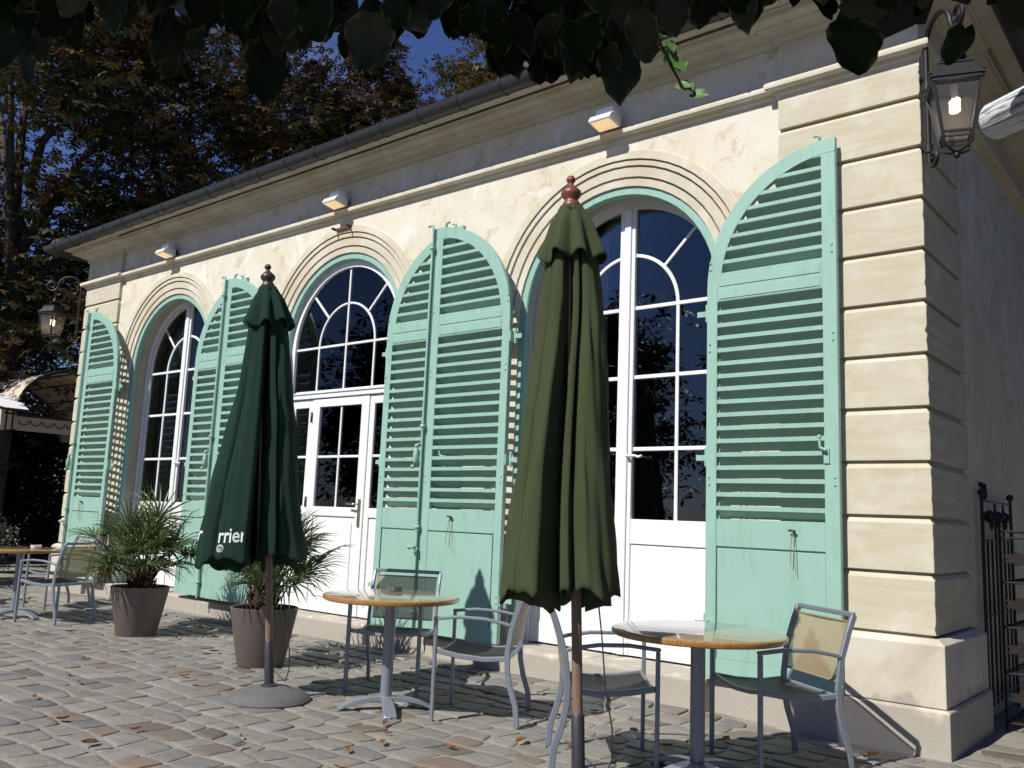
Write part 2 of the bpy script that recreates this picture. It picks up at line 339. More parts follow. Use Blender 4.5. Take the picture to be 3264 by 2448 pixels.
# ------------------------------------------------------------------ the building
BL = 11.588; WX = (-9.21, -5.80, -2.39); ZS = 3.02
B = empty('restaurant_building', (0, 0, 0), 0, 'long cream stone pavilion with three arched openings and a zinc gutter', 'building')
def upath(cx, r, z0=0.0, n=28):
    return [(cx-r, z0), (cx-r, 1.5)]+[(cx+a, ZS+b) for a, b in arc(r, math.pi, 0, n)]+[(cx+r, 1.5), (cx+r, z0)]
def uring(mb, cx, prof, z0=0.0, n=28, closed=False):   # prof: (radius, y) swept round the arch and its jambs
    cols = [[(x, y, z) for (x, z) in upath(cx, r, z0, n)] for r, y in prof]
    rings = [[c[i] for c in cols] for i in range(len(cols[0]))]
    mb.loft(rings, close=closed, cap=closed)
def front_wall():
    m = MB(); YW = .04; ztop = 4.75; rh = 1.25; n = 28
    xs = [-10.6, (WX[0]+WX[1])/2, (WX[1]+WX[2])/2, -.94]
    for i, cx in enumerate(WX):
        xl, xr = xs[i], xs[i+1]; H = [(cx-rh, -.2), (cx-rh, 1.5)]; O = [(xl, -.2), (xl, 1.5)]
        angs = sorted(set([math.pi-math.pi*k/n for k in range(n+1)]+[math.atan2(ztop-ZS, xl-cx), math.atan2(ztop-ZS, xr-cx)]), reverse=True)
        for a in angs:
            c, s = math.cos(a), math.sin(a); t = 1e9
            if c < -1e-6: t = min(t, (xl-cx)/c)
            if c > 1e-6: t = min(t, (xr-cx)/c)
            if s > 1e-6: t = min(t, (ztop-ZS)/s)
            H.append((cx+rh*c, ZS+rh*s)); O.append((cx+t*c, ZS+t*s))
        H += [(cx+rh, 1.5), (cx+rh, -.2)]; O += [(xr, 1.5), (xr, -.2)]
        m.loft([[(x, YW, z) for x, z in O], [(x, YW, z) for x, z in H]], close=False, cap=False)
    return m.build('wall', 'plaster', B)
front_wall()
def side_walls():
    m = MB()
    m.box(-.30, -.04, .30, 8, -.2, 4.80)
    m.build('wall', 'plaster', B)
    m = MB(); m.box(-BL+.04, -BL+.30, .30, 8, -.2, 4.80); m.build('wall', 'plaster', B)
    m = MB(); m.box(-BL+.31, -.31, 7.7, 8, -.2, 4.8); m.build('wall', 'plaster', B)
    # solid cores of the corner pilasters, behind the quoin stones
    for x0, x1 in ((-.955, -.036), (-BL+.036, -10.585)):
        m = MB(); m.box(x0, x1, .036, .955, -.2, 4.80); m.build('pilaster_core', 'moulding', B)
side_walls()
# quoin stones of the corner pilasters, each its own block with a chamfered top
JZ = [4.09-.34*k for k in range(10)]
def quoin(x0, x1, y0, y1, z0, z1, flip):
    m = MB(); r = rnd
    ch = .034; cd = .020; g = .012
    j = lambda: r.uniform(-.0015, .0015)
    def ring(d, z): return [(x0+d+j(), y0+d+j(), z), (x1-d+j(), y0+d+j(), z), (x1-d, y1-d, z), (x0+d, y1-d, z)]
    nk = 9; body = []
    for q in range(nk+1):                      # worn, slightly chipped arrises
        z = z0+g+(z1-ch-z0-g)*q/nk; a = ring(0, z); chip = lambda: max(0, r.gauss(0, .0028))+(r.random() < .07)*r.uniform(.004, .012)
        c0, c1 = chip(), chip(); a[0] = (x0+c0, y0, z); a[1] = (x1-c1, y0, z); body.append(a)
    m.loft(body+[ring(cd, z1-.006), ring(.037, z1-.003)])
    m.build('quoin_stone', 'quoin', B, bevel=.003)
edges = [4.33]+JZ+[.665]
for i in range(len(edges)-1):
    quoin(-.96, 0, 0, .96, edges[i+1], edges[i], 0)
    quoin(-BL, -10.58, 0, .96, edges[i+1], edges[i], 1)
PATH = [(-BL, 8), (-BL, 0), (-10.58, 0), (-10.58, .04), (-.96, .04), (-.96, 0), (0, 0), (0, .96), (-.04, .96), (-.04, 8)]
# plinth blocks at the two corners
def plinth(x0, x1, sgn):
    for (d, z0, z1, ch) in ((.082, -.2, .268, .012), (.06, .272, .66, .03)):
        m = MB(); ring = lambda e, z: [(x0-e*(sgn < 0), -e, z), (x1+e*(sgn > 0), -e, z), (x1+e*(sgn > 0), 1.02, z), (x0-e*(sgn < 0), 1.02, z)]
        m.loft([ring(d, z0), ring(d, z1-ch), ring(d-ch*1.3, z1)]); m.build('plinth', 'plinth', B, bevel=.006, seg=2)
plinth(-.955, 0, 1); plinth(-BL, -10.585, -1)
# base course under the windows, cut into long stones
xs = [-10.58, -9.75, -8.65, -7.9, -7.05, -6.05, -4.95, -4.2, -3.45, -2.5, -1.45, -.957]
for a, b in zip(xs, xs[1:]):
    m = MB(); e = rnd.uniform(-.008, .008); win = any(abs((a+b)/2-c) < .9 for c in WX)
    yf = (-.10 if win else -.03)+e; zt = .235 if win else .215+e
    m.loft([[(a+.003, yf, -.2), (b-.003, yf, -.2), (b-.003, .5, -.2), (a+.003, .5, -.2)], [(a+.003, yf, zt-.02), (b-.003, yf, zt-.02), (b-.003, .5, zt-.02), (a+.003, .5, zt-.02)],
            [(a+.006, yf+.02, zt), (b-.006, yf+.02, zt), (b-.006, .5, zt), (a+.006, .5, zt)]])
    m.build('base_stone', 'plinth', B, bevel=.008, seg=2)
# string course and cornice with breaks over the pilasters
m = MB(); sweep(m, PATH, [(-.06, 4.335), (.004, 4.335), (.004, 4.352), (.022, 4.366), (.022, 4.378), (.030, 4.380), (.030, 4.388), (.062, 4.389), (.074, 4.402), (.078, 4.420), (.074, 4.438), (.060, 4.450), (.02, 4.458), (-.06, 4.460)], True)
m.build('string_course', 'moulding', B, smooth=28)
m = MB(); sweep(m, PATH, [(-.02, 4.30), (-.001, 4.30), (-.001, 4.752), (.016, 4.752), (.016, 4.775), (.030, 4.785), (.030, 4.800), (.048, 4.806), (.080, 4.818), (.118, 4.838), (.118, 4.846), (.150, 4.850), (.185, 4.866), (.195, 4.885), (.195, 4.905), (.21, 4.91), (.21, 4.924), (-.1, 4.924)])
m.build('cornice', 'moulding', B, smooth=28)
GP = [(-BL, 8), (-BL, 0), (0, 0), (0, 8)]
m = MB(); sweep(m, GP, [(.20, 4.925), (.36, 4.93), (.36, 4.965), (.0, 4.965)]); m.build('eaves_board', 'moulding', B)
m = MB(); GC, GR = .402, .088
pr = [(GC+GR*math.cos(a), 4.95+GR*math.sin(a)) for a in [math.pi+math.pi*k/14 for k in range(15)]]
sweep(m, GP, pr+[(GC+GR+.004, 4.962), (GC+GR-.012, 4.966), (GC+GR-.016, 4.954)]+[(GC+(GR-.008)*math.cos(a), 4.952+(GR-.008)*math.sin(a)) for a in [2*math.pi-math.pi*k/14 for k in range(15)]], True)
gut = m.build('gutter', 'zinc', B, smooth=40)
for k in range(24):
    x = -BL-.2+k*.5+.06
    if x > .2: break
    m = MB(); m.tube([(x, -(GC+(GR+.004)*math.cos(a)), 4.952+(GR+.004)*math.sin(a)) for a in [math.pi+math.pi*q/12 for q in range(13)]]+[(x, -(GC+GR+.002), 4.974)], .024 if k % 4 == 1 else .014, w=.006)
    m.build('gutter_bracket', 'zinc', gut)
for k in range(6):
    x = -10.9+k*2.0; m = MB(); m.tube([(x, -(GC+(GR+.002)*math.cos(a)), 4.951+(GR+.002)*math.sin(a)) for a in [math.pi+math.pi*q/12 for q in range(13)]], .05, w=.003); m.build('gutter_joint', 'zinc', gut)
# hipped slate roof
m = MB(); e = .41; x0, x1, y0, y1 = -BL-e, e, -e, 8+e; zt = 6.05; m.loft([[(x0, y0, 4.985), (x1, y0, 4.985), (x1, y1, 4.985), (x0, y1, 4.985)], [(x0, y0, 5.0), (x1, y0, 5.0), (x1, y1, 5.0), (x0, y1, 5.0)], [(x0+4.3, 4, zt), (x1-4.3, 4, zt), (x1-4.3, 4.1, zt), (x0+4.3, 4.1, zt)]])
roof = m.build('roof', 'slate', B)
m = MB(); sweep(m, GP, [(.34, 4.975), (.43, 4.972), (.43, 4.99), (.34, 5.012)], True); m.build('eaves_flashing', 'zinc', roof)
# room behind the windows
m = MB(); m.box(-BL+.35, -.35, 4.5, 4.6, .2, 4.5); m.build('interior_wall', 'interior', B)
m = MB(); m.box(-BL+.31, -.31, .36, 7.69, .10, .2); m.build('interior_floor', 'interior_floor', B)
m = MB(); m.box(-BL+.31, -.31, .06, 7.69, 4.62, 4.7); m.build('interior_ceiling', 'interior', B)
# arched surrounds, green shutter frames, windows
def pane(par, poly, y):
    m = MB(); m.prism(poly, y-.002, y+.002); m.build('pane', 'glass', par)
def sector(r0, r1, a0, a1, n=8):
    if r0 < 1e-3: return [(0, 0)]+arc(r1, a0, a1, n)
    return arc(r1, a0, a1, n)+arc(r0, a1, a0, n)
def gbar(par, pts, w=.026, d=.03, y=.34):
    m = MB(); m.tube([(a, y, b) for a, b in pts], d, w=w); m.build('glazing_bar', 'white_paint', par, bevel=.004)
for i, cx in enumerate(WX):
    m = MB(); uring(m, cx, [(1.252, .06), (1.252, .026), (1.186, .026), (1.184, .058), (1.174, .058), (1.172, .038), (1.136, .040), (1.134, .075), (1.122, .075), (1.120, .052), (1.046, .056), (1.044, .094), (1.032, .094), (1.030, .066), (.972, .070), (.972, .46)], .2)
    m.build('archivolt', 'moulding', B, smooth=30)
    m = MB(); uring(m, cx, [(.971, .088), (.908, .088), (.900, .10), (.900, .155), (.971, .155)], .236, closed=True); m.build('shutter_frame', 'green_paint', B, smooth=30)
    if i != 1:
        Wn = empty('casement_window', (cx, 0, 0)); Wn.parent = B; Wn['label'] = 'white casement window with arched top' 
        y = .34; rg = .855
        m = MB(); uring(m, 0, [(.970, .285), (.915, .285), (.915, .40), (.970, .40)], .237, closed=True); m.build('window_frame', 'white_paint', Wn, smooth=30)
        for s in (-1, 1):
            st = .062 if s > 0 else .085
            # sash ring as outline minus glass outline, built from pieces
            m = MB(); a0, a1 = (0, math.pi/2) if s > 0 else (math.pi/2, math.pi)
            cols = []
            for r_, yy in ((.912, y-.03), (rg, y-.03), (rg, y+.03), (.912, y+.03)):
                pth = [(s*r_, .25)]+[(q[0], q[1]+ZS) for q in (arc(r_, 0, math.pi/2, 16) if s > 0 else arc(r_, math.pi, math.pi/2, 16))]
                cols.append([(a, yy, b) for a, b in pth])
            rings = [[c[k] for c in cols] for k in range(len(cols[0]))]
            m.loft(rings); m.build('sash_stile', 'white_paint', Wn, smooth=30)
            xa, xb = (0.004, st) if s > 0 else (-st, -.002)
            m = MB(); m.box(xa, xb, y-.034, y+.03, .25, ZS+.88)
            if s < 0: m.box(-.035, .028, y-.052, y-.034, .25, ZS+.86)
            m.build('meeting_stile', 'white_paint', Wn, bevel=.004)
            m = MB(); xo = s*.858; m.box(min(xo, s*st), max(xo, s*st), y-.02, y+.02, .25, 1.10); m.build('door_panel', 'white_paint', Wn, bevel=.004)
            m = MB(); m.box(min(xo, s*st), max(xo, s*st), y-.03, y+.03, 1.105, 1.30); m.build('sash_rail', 'white_paint', Wn, bevel=.004)
            m = MB(); m.box(min(xo, s*st), max(xo, s*st), y-.028, y+.03, .25, .42); m.build('sash_rail', 'white_paint', Wn, bevel=.004)
            ri = .455
            gbar(Wn, [(s*ri, 1.30), (s*ri, ZS)], y=y)
            for z in (1.857, 2.443, ZS): gbar(Wn, [(s*st, z), (s*rg, z)], .032, y=y)
            gbar(Wn, [(s*a, b+ZS) for a, b in arc(ri, 0, math.pi/2-.1, 14)], .032, y=y)
            gbar(Wn, [(s*ri*.707, ZS+ri*.707), (s*rg*.707, ZS+rg*.707)], y=y)
            for z0, z1 in ((1.30, 1.857), (1.857, 2.443), (2.443, ZS)):
                for u0, u1 in ((st, ri), (ri, rg)):
                    a, b = sorted((s*u0, s*u1)); pane(Wn, [(a, z0), (b, z0), (b, z1), (a, z1)], y)
            for r0, r1, b0, b1 in ((0, ri, 0, math.pi/2), (ri, rg, 0, math.pi/4), (ri, rg, math.pi/4, math.pi/2)):
                poly = [(s*a, b+ZS) for a, b in sector(r0, r1, b0, b1)]
                pane(Wn, poly if s > 0 else poly[::-1], y)
        m = MB(); m.tube([(.04, y-.07, 1.80), (.12, y-.075, 1.80), (.15, y-.07, 1.79), (.18, y-.07, 1.80)], .010); m.tube([(.04, y-.03, 1.80), (.04, y-.075, 1.80)], .012); m.build('window_catch', 'white_paint', Wn, smooth=True)
    else:
        D = empty('glazed_door', (cx, 0, 0)); D.parent = B; D['label'] = 'white glazed door with side lights under a fanlight'
        y = .185; rg = .835
        m = MB(); uring(m, 0, [(.970, .15), (rg, .15), (rg, .23), (.970, .23)], .237, closed=True); m.build('door_frame', 'white_paint', D, smooth=30)
        m = MB(); m.box(-rg-.01, rg+.01, .138, .23, 2.455, 2.54); m.build('transom', 'white_paint', D, bevel=.006)
        m = MB(); m.box(-rg-.01, rg+.01, .125, .2, 2.505, 2.522); m.build('drip_rail', 'white_paint', D, bevel=.005)
        ri = .447
        for x in (-ri, 0, ri): gbar(D, [(x, 2.54), (x, ZS+(rg if x == 0 else 0))], .026, .024, y)
        gbar(D, [(-rg, ZS), (rg, ZS)], .026, .024, y); gbar(D, [(a, b+ZS) for a, b in arc(ri, 0, math.pi, 28)], .026, .024, y)
        for a in (.785, 2.356): gbar(D, [(ri*math.cos(a), ZS+ri*math.sin(a)), (rg*math.cos(a), ZS+rg*math.sin(a))], .026, .024, y)
        for u0, u1 in ((-rg, -ri), (-ri, 0), (0, ri), (ri, rg)): pane(D, [(u0, 2.54), (u1, 2.54), (u1, ZS), (u0, ZS)], y)
        for r0, r1, b0, b1 in ((0, ri, 0, 1.5708), (0, ri, 1.5708, 3.1416), (ri, rg, 0, .785), (ri, rg, .785, 1.5708), (ri, rg, 1.5708, 2.356), (ri, rg, 2.356, 3.1416)):
            pane(D, [(a, b+ZS) for a, b in sector(r0, r1, b0, b1)], y)
        for x0, x1, nm in ((-rg, -.458, 'side_light'), (-.452, .452, 'door_leaf'), (.458, rg, 'side_light')):
            fw = .115 if nm == 'door_leaf' else .07; gx0, gx1 = x0+fw, x1-fw; fy = y-.03 if nm == 'door_leaf' else y-.022
            m = MB(); m.box(x0, gx0, fy, y+.03, .25, 2.45); m.box(gx1, x1, fy, y+.03, .25, 2.45)
            m.box(gx0, gx1, fy, y+.03, 2.36, 2.45); m.box(gx0, gx1, fy, y+.03, 1.215, 1.31); m.box(gx0, gx1, fy, y+.03, .25, .345)
            m.build(nm, 'white_paint', D, bevel=.004)
            m = MB(); m.box(gx0, gx1, fy+.016, y+.02, .345, 1.215); m.box(gx0+.05, gx1-.05, fy+.006, fy+.016, .40, 1.16); m.build('door_panel', 'white_paint', D, bevel=.006)
            gbar(D, [(gx0, 1.83), (gx1, 1.83)], .026, .024, y)
            mid = [gx0, gx1] if nm == 'side_light' else [gx0, (gx0+gx1)/2, gx1]
            if nm == 'door_leaf': gbar(D, [(mid[1], 1.31), (mid[1], 2.36)], .026, .024, y)
            for a, b in zip(mid, mid[1:]):
                for z0, z1 in ((1.31, 1.83), (1.83, 2.36)): pane(D, [(a, z0), (b, z0), (b, z1), (a, z1)], y)
        m = MB(); m.box(.385, .42, y-.045, y-.03, 1.12, 1.40); m.build('handle_plate', 'brass', D, bevel=.008, seg=2)
        m = MB(); m.tube([(.402, y-.04, 1.345), (.402, y-.095, 1.345), (.37, y-.10, 1.345), (.27, y-.095, 1.35)], .0095, 10); m.build('door_handle', 'brass', D, smooth=True)
        for z in (.5, 1.3, 2.2):
            m = MB(); m.tube([(-.455, y-.04, z), (-.455, y-.04, z+.11)], .011); m.build('door_hinge', 'zinc', D, smooth=True)
# curtains hung inside
def curtain(x0, x1, y, z0, z1, mat, amp=.03, k=9, lab=None):
    m = MB(); n = 60; rows = []
    for z in (z0, (z0+z1)/2, z1): rows.append([(x0+(x1-x0)*i/n, y+amp*math.sin(i/n*k*6.28)+.012*math.sin(i*1.7), z) for i in range(n+1)])
    m.loft(rows, close=False, cap=False); o = m.build('curtain', mat, B, smooth=True)
    if lab: o['label'] = lab
curtain(-10.5, -9.66, .56, .3, 4.2, 'curtain_taupe', .008, 3); curtain(-9.62, -9.15, .60, .3, 4.2, 'curtain_slate'); curtain(-9.10, -8.98, .56, .3, 4.2, 'curtain_grey', .02, 2); curtain(-6.75, -6.0, .62, .3, 4.2, 'curtain_red', lab='dark red curtain behind the glazed door'); curtain(-5.0, -5.4, .62, .3, 4.2, 'curtain_red')
curtain(-3.4, -2.75, .55, .3, 4.2, 'curtain_grey', .02, 14)

# ------------------------------------------------------------------ louvred shutters
def shutter(hx, side, yf, label):
    """hx: hinge edge, side +1 leaf extends to the right; yf: front face"""
    W, z0, zsp = .94, .255, 2.975; H = z0; T = .042
    S_ = empty('shutter', (hx, yf, 0)); S_.parent = B; S_['label'] = label
    sx = lambda u: side*u
    hs, fs = .082, .098           # hinge stile, free stile
    rad = W-.0
    def bb(m, u0, u1, y0, y1, za, zb): a, b = sorted((sx(u0), sx(u1))); m.box(a, b, y0, y1, za, zb)
    # stiles and curved head
    m = MB(); n = 18; ro, ri = W, W-.105
    out_ = [(W-ro*math.cos(a), zsp+ro*math.sin(a)) for a in [math.pi/2*k/n for k in range(n+1)]]
    inn = [(W-ri*math.cos(a), zsp+ri*math.sin(a)) for a in [math.pi/2*k/n for k in range(n+1)]]
    inn[0] = (hs, zsp)
    o2 = [(0, z0)]+out_; i2 = [(hs, z0)]+[(max(hs, a) if b < zsp+.1 else a, b) for a, b in inn]
    rings = [[(sx(a[0]), 0, a[1]), (sx(b[0]), 0, b[1]), (sx(b[0]), T, b[1]), (sx(a[0]), T, a[1])] for a, b in zip(o2, i2)]
    if side < 0: rings = [r_[::-1] for r_ in rings]
    m.loft(rings); m.build('shutter_stile', 'green_paint', S_, smooth=30, bevel=.003)
    m = MB(); bb(m, W-fs, W, -.0015, T+.001, z0, zsp+ri-.002); m.build('shutter_stile', 'green_paint', S_, bevel=.004)
    if side < 0:
        m = MB(); bb(m, W-.012, W+.022, -.014, .012, z0+.01, zsp+ro-.01); m.build('cover_strip', 'green_paint', S_, bevel=.005)
    u0, u1 = hs, W-fs
    m = MB(); bb(m, u0, u1, .001, T-.001, 2.872, 3.075); m.build('shutter_rail', 'green_paint', S_, bevel=.002)
    m = MB(); bb(m, u0+.012, u1-.012, -.004, .001, 2.978, 3.045); bb(m, u0+.012, u1-.012, -.004, .001, 2.885, 2.958); m.build('rail_moulding', 'green_paint', S_, bevel=.003)
    m = MB(); bb(m, u0, u1, .001, T-.001, 1.135, 1.322); m.build('shutter_rail', 'green_paint', S_, bevel=.002)
    m = MB(); bb(m, u0, u1, .001, T-.001, z0, .385); m.build('shutter_rail', 'green_paint', S_, bevel=.002)
    m = MB(); bb(m, u0, u1, .014, T-.006, .385, 1.135); m.build('shutter_panel', 'green_paint', S_)
    m = MB(); bb(m, u0+.012, u1, .002, .014, .385, 1.123); m.build('raised_panel', 'green_paint', S_, bevel=.003)
    # slats: front edge vertical, board runs inward and up
    def slat(z, ua, ub, share=None):
        if share: o = bpy.data.objects.new('slat', share); COL.objects.link(o); o.parent = S_; o.location = (0, 0, z); o.rotation_euler = (rnd.uniform(-.02, .02), rnd.uniform(-.0025, .0025), 0); return share
        m = MB(); pr = [(.002, 0), (.002, .030), (.075, -.027), (.075, -.055)]
        a, b = sorted((sx(ua), sx(ub))); zz = z
        m.loft([[(a, y_, q) for y_, q in pr], [(b, y_, q) for y_, q in pr]]); o = m.build('slat', 'green_paint', S_, bevel=.003); o.location = (0, 0, zz); return o.data
    P_ = .0927; sh = None
    for k in range(-1, 16):
        z = 2.866-.0625-.030-k*P_+rnd.uniform(-.0015, .0015)+(.003 if k < 0 else 0)
        if sh is None: sh = slat(z, u0-.004, u1+.004)
        else: slat(z, 0, 0, sh)
    for k in range(-1, 8):
        z = 3.793-.0625-.030-k*P_; zc = z+.02-zsp
        ua = max(u0-.004, W-math.sqrt(max(0.0, (ri+.03)**2-max(0, zc)**2)))
        if ua < u1-.03: slat(z, ua, u1+.004)
    # hinges on the hinge edge and hooks at the top
    for z in (2.80, 1.75, .60):
        m = MB(); bb(m, -.10, .03, T, T+.008, z-.02, z+.02); m.tube([(sx(-.025), T+.012, z-.06), (sx(-.025), T+.012, z+.07)], .013); bb(m, -.012, .004, .004, T+.012, z-.045, z+.045); m.build('hinge', 'green_paint', S_, smooth=40)
    m = MB(); m.tube([(sx(W-.11), T/2, zsp+ro-.01), (sx(W-.11), T/2, zsp+ro+.035), (sx(W-.15), T/2, zsp+ro+.04)], .012); m.build('top_catch', 'green_paint', S_, smooth=True)
    for z in (.62, 1.6, 2.55, 3.15):
        for uu in (.025, W-.03):
            for dz in (.01, -.04): m = MB(); m.sphere((sx(uu), -.001, z+dz), .009, 4); m.build('bolt_head', 'green_paint', S_, smooth=True)
    if side < 0:   # long espagnolette bar with turned collars and handle
        xb = sx(W+.004); yb = -.034; m = MB(); m.tube([(xb, yb, z0-.005), (xb, yb, zsp+ro+.005), (xb-.012, yb, zsp+ro+.02), (xb-.05, yb, zsp+ro+.022), (xb-.062, yb, zsp+ro+.012)], .0115, 10)
        for z in (3.72, 2.06, 1.165, .43):
            m.lathe([(.012, -.045), (.018, -.04), (.014, -.028), (.024, -.018), (.027, -.006), (.024, .006), (.014, .016), (.019, .026), (.012, .034)], 12, (xb, yb, z))
        m.build('locking_bar', 'green_paint', S_, smooth=40)
        m = MB(); m.tube([(xb, yb-.018, 1.90), (xb-.03, yb-.028, 1.885), (xb-.034, yb-.03, 1.80), (xb-.028, yb-.03, 1.74), (xb-.045, yb-.032, 1.70)], [.008, .012, .03, .028, .01], 8); m.sphere((xb-.055, yb-.045, 1.69), .019, 6); m.sphere((xb-.03, yb-.035, 1.875), .018, 6); m.build('bar_handle', 'green_paint', S_, smooth=True)
        m = MB(); m.tube([(xb, yb, .985), (xb, yb-.04, .985), (xb-.03, yb-.045, .98)], .014); m.sphere((xb-.045, yb-.045, .98), .02, 6); m.tube([(xb+.005, yb, .98), (xb+.005, yb-.02, .93)], .016); m.build('bar_handle', 'green_paint', S_, smooth=True)
    else:
        m = MB(); xl = sx(W-.08); m.tube([(xl, -.005, 1.78), (xl, -.035, 1.785), (xl-.03, -.04, 1.80), (xl-.035, -.042, 1.86)], .010); m.sphere((xl-.035, -.042, 1.87), .014, 6); m.box(xl-.018, xl+.018, -.012, 0, 1.70, 1.80); m.build('latch', 'green_paint', S_, smooth=40)
    # hook with two loose ends of wire on the bottom rail
    xk = sx(.64 if side > 0 else .56); m = MB(); m.tube([(xk-.03, -.03, 1.262), (xk, -.02, 1.262), (xk+.015, -.03, 1.258)], .007); m.tube([(xk, .002, 1.25), (xk, -.03, 1.255)], .008); m.build('hook', 'dark_metal', S_, smooth=True)
    m = MB(); m.tube([(xk, -.032, 1.255), (xk-.012, -.035, 1.16), (xk-.016-.02*(side < 0), -.03, 1.04)], .0028, 5); m.tube([(xk+.002, -.032, 1.255), (xk+.01, -.03, 1.12), (xk+.016, -.022, .98)], .0024, 5); m.build('wire', 'string', S_)
names = ('left window', 'glazed door', 'right window')
for i, cx in enumerate(WX):
    shutter(cx-.885, -1, -.152, 'green louvred shutter left of the '+names[i]); shutter(cx+.925, 1, -.088, 'green louvred shutter right of the '+names[i])
m = MB(); m.box(-5.90, -5.66, .0, .012, 4.235, 4.26); m.box(-5.90, -5.885, -.05, .036, 4.235, 4.26); m.box(-5.675, -5.66, -.05, .036, 4.235, 4.26); m.build('wall_bracket', 'rust', B)

# ------------------------------------------------------------------ wall floodlights
def floodlight(cx, label):
    o = empty('wall_floodlight', (cx, .0, 4.54), 0, label, 'floodlight', 'floodlights above the arches')
    m = MB(); w = .105
    prof = [(-.03, .075), (-.13, .075), (-.135, .02), (-.03, .02)]          # upper gear box  (y, z)
    m.loft([[(-w*.8, y, z) for y, z in prof], [(w*.8, y, z) for y, z in prof]]); m.build('gear_box', 'white_paint', o, bevel=.006, seg=2)
    prof = [(-.03, .018), (-.135, .018), (-.18, -.005), (-.205, -.045), (-.20, -.06), (-.04, -.085), (-.02, -.06)]
    m = MB(); m.loft([[(-w, y, z) for y, z in prof], [(w, y, z) for y, z in prof]]); m.build('lamp_housing', 'white_paint', o, smooth=35, bevel=.004)
    m = MB(); m.add([(-w*.86, -.192, -.0635), (w*.86, -.192, -.0635), (w*.86, -.052, -.0855), (-w*.86, -.052, -.0855)], [(0, 1, 2, 3)]); m.build('lamp_glass', 'flood_glow', o)
    m = MB(); m.box(-.03, .03, -.03, .038, -.03, .03); m.tube([(.06, .038, -.02), (.07, -.0, -.02), (.08, -.03, -.0)], .012); m.build('bracket', 'zinc', o, smooth=40)
floodlight(WX[0], 'white floodlight above the left arched window, lit warm inside'); floodlight(WX[1]+.01, 'white floodlight above the arched glazed door, middle of three'); floodlight(WX[2]+.01, 'white floodlight above the right arched window, largest in view')

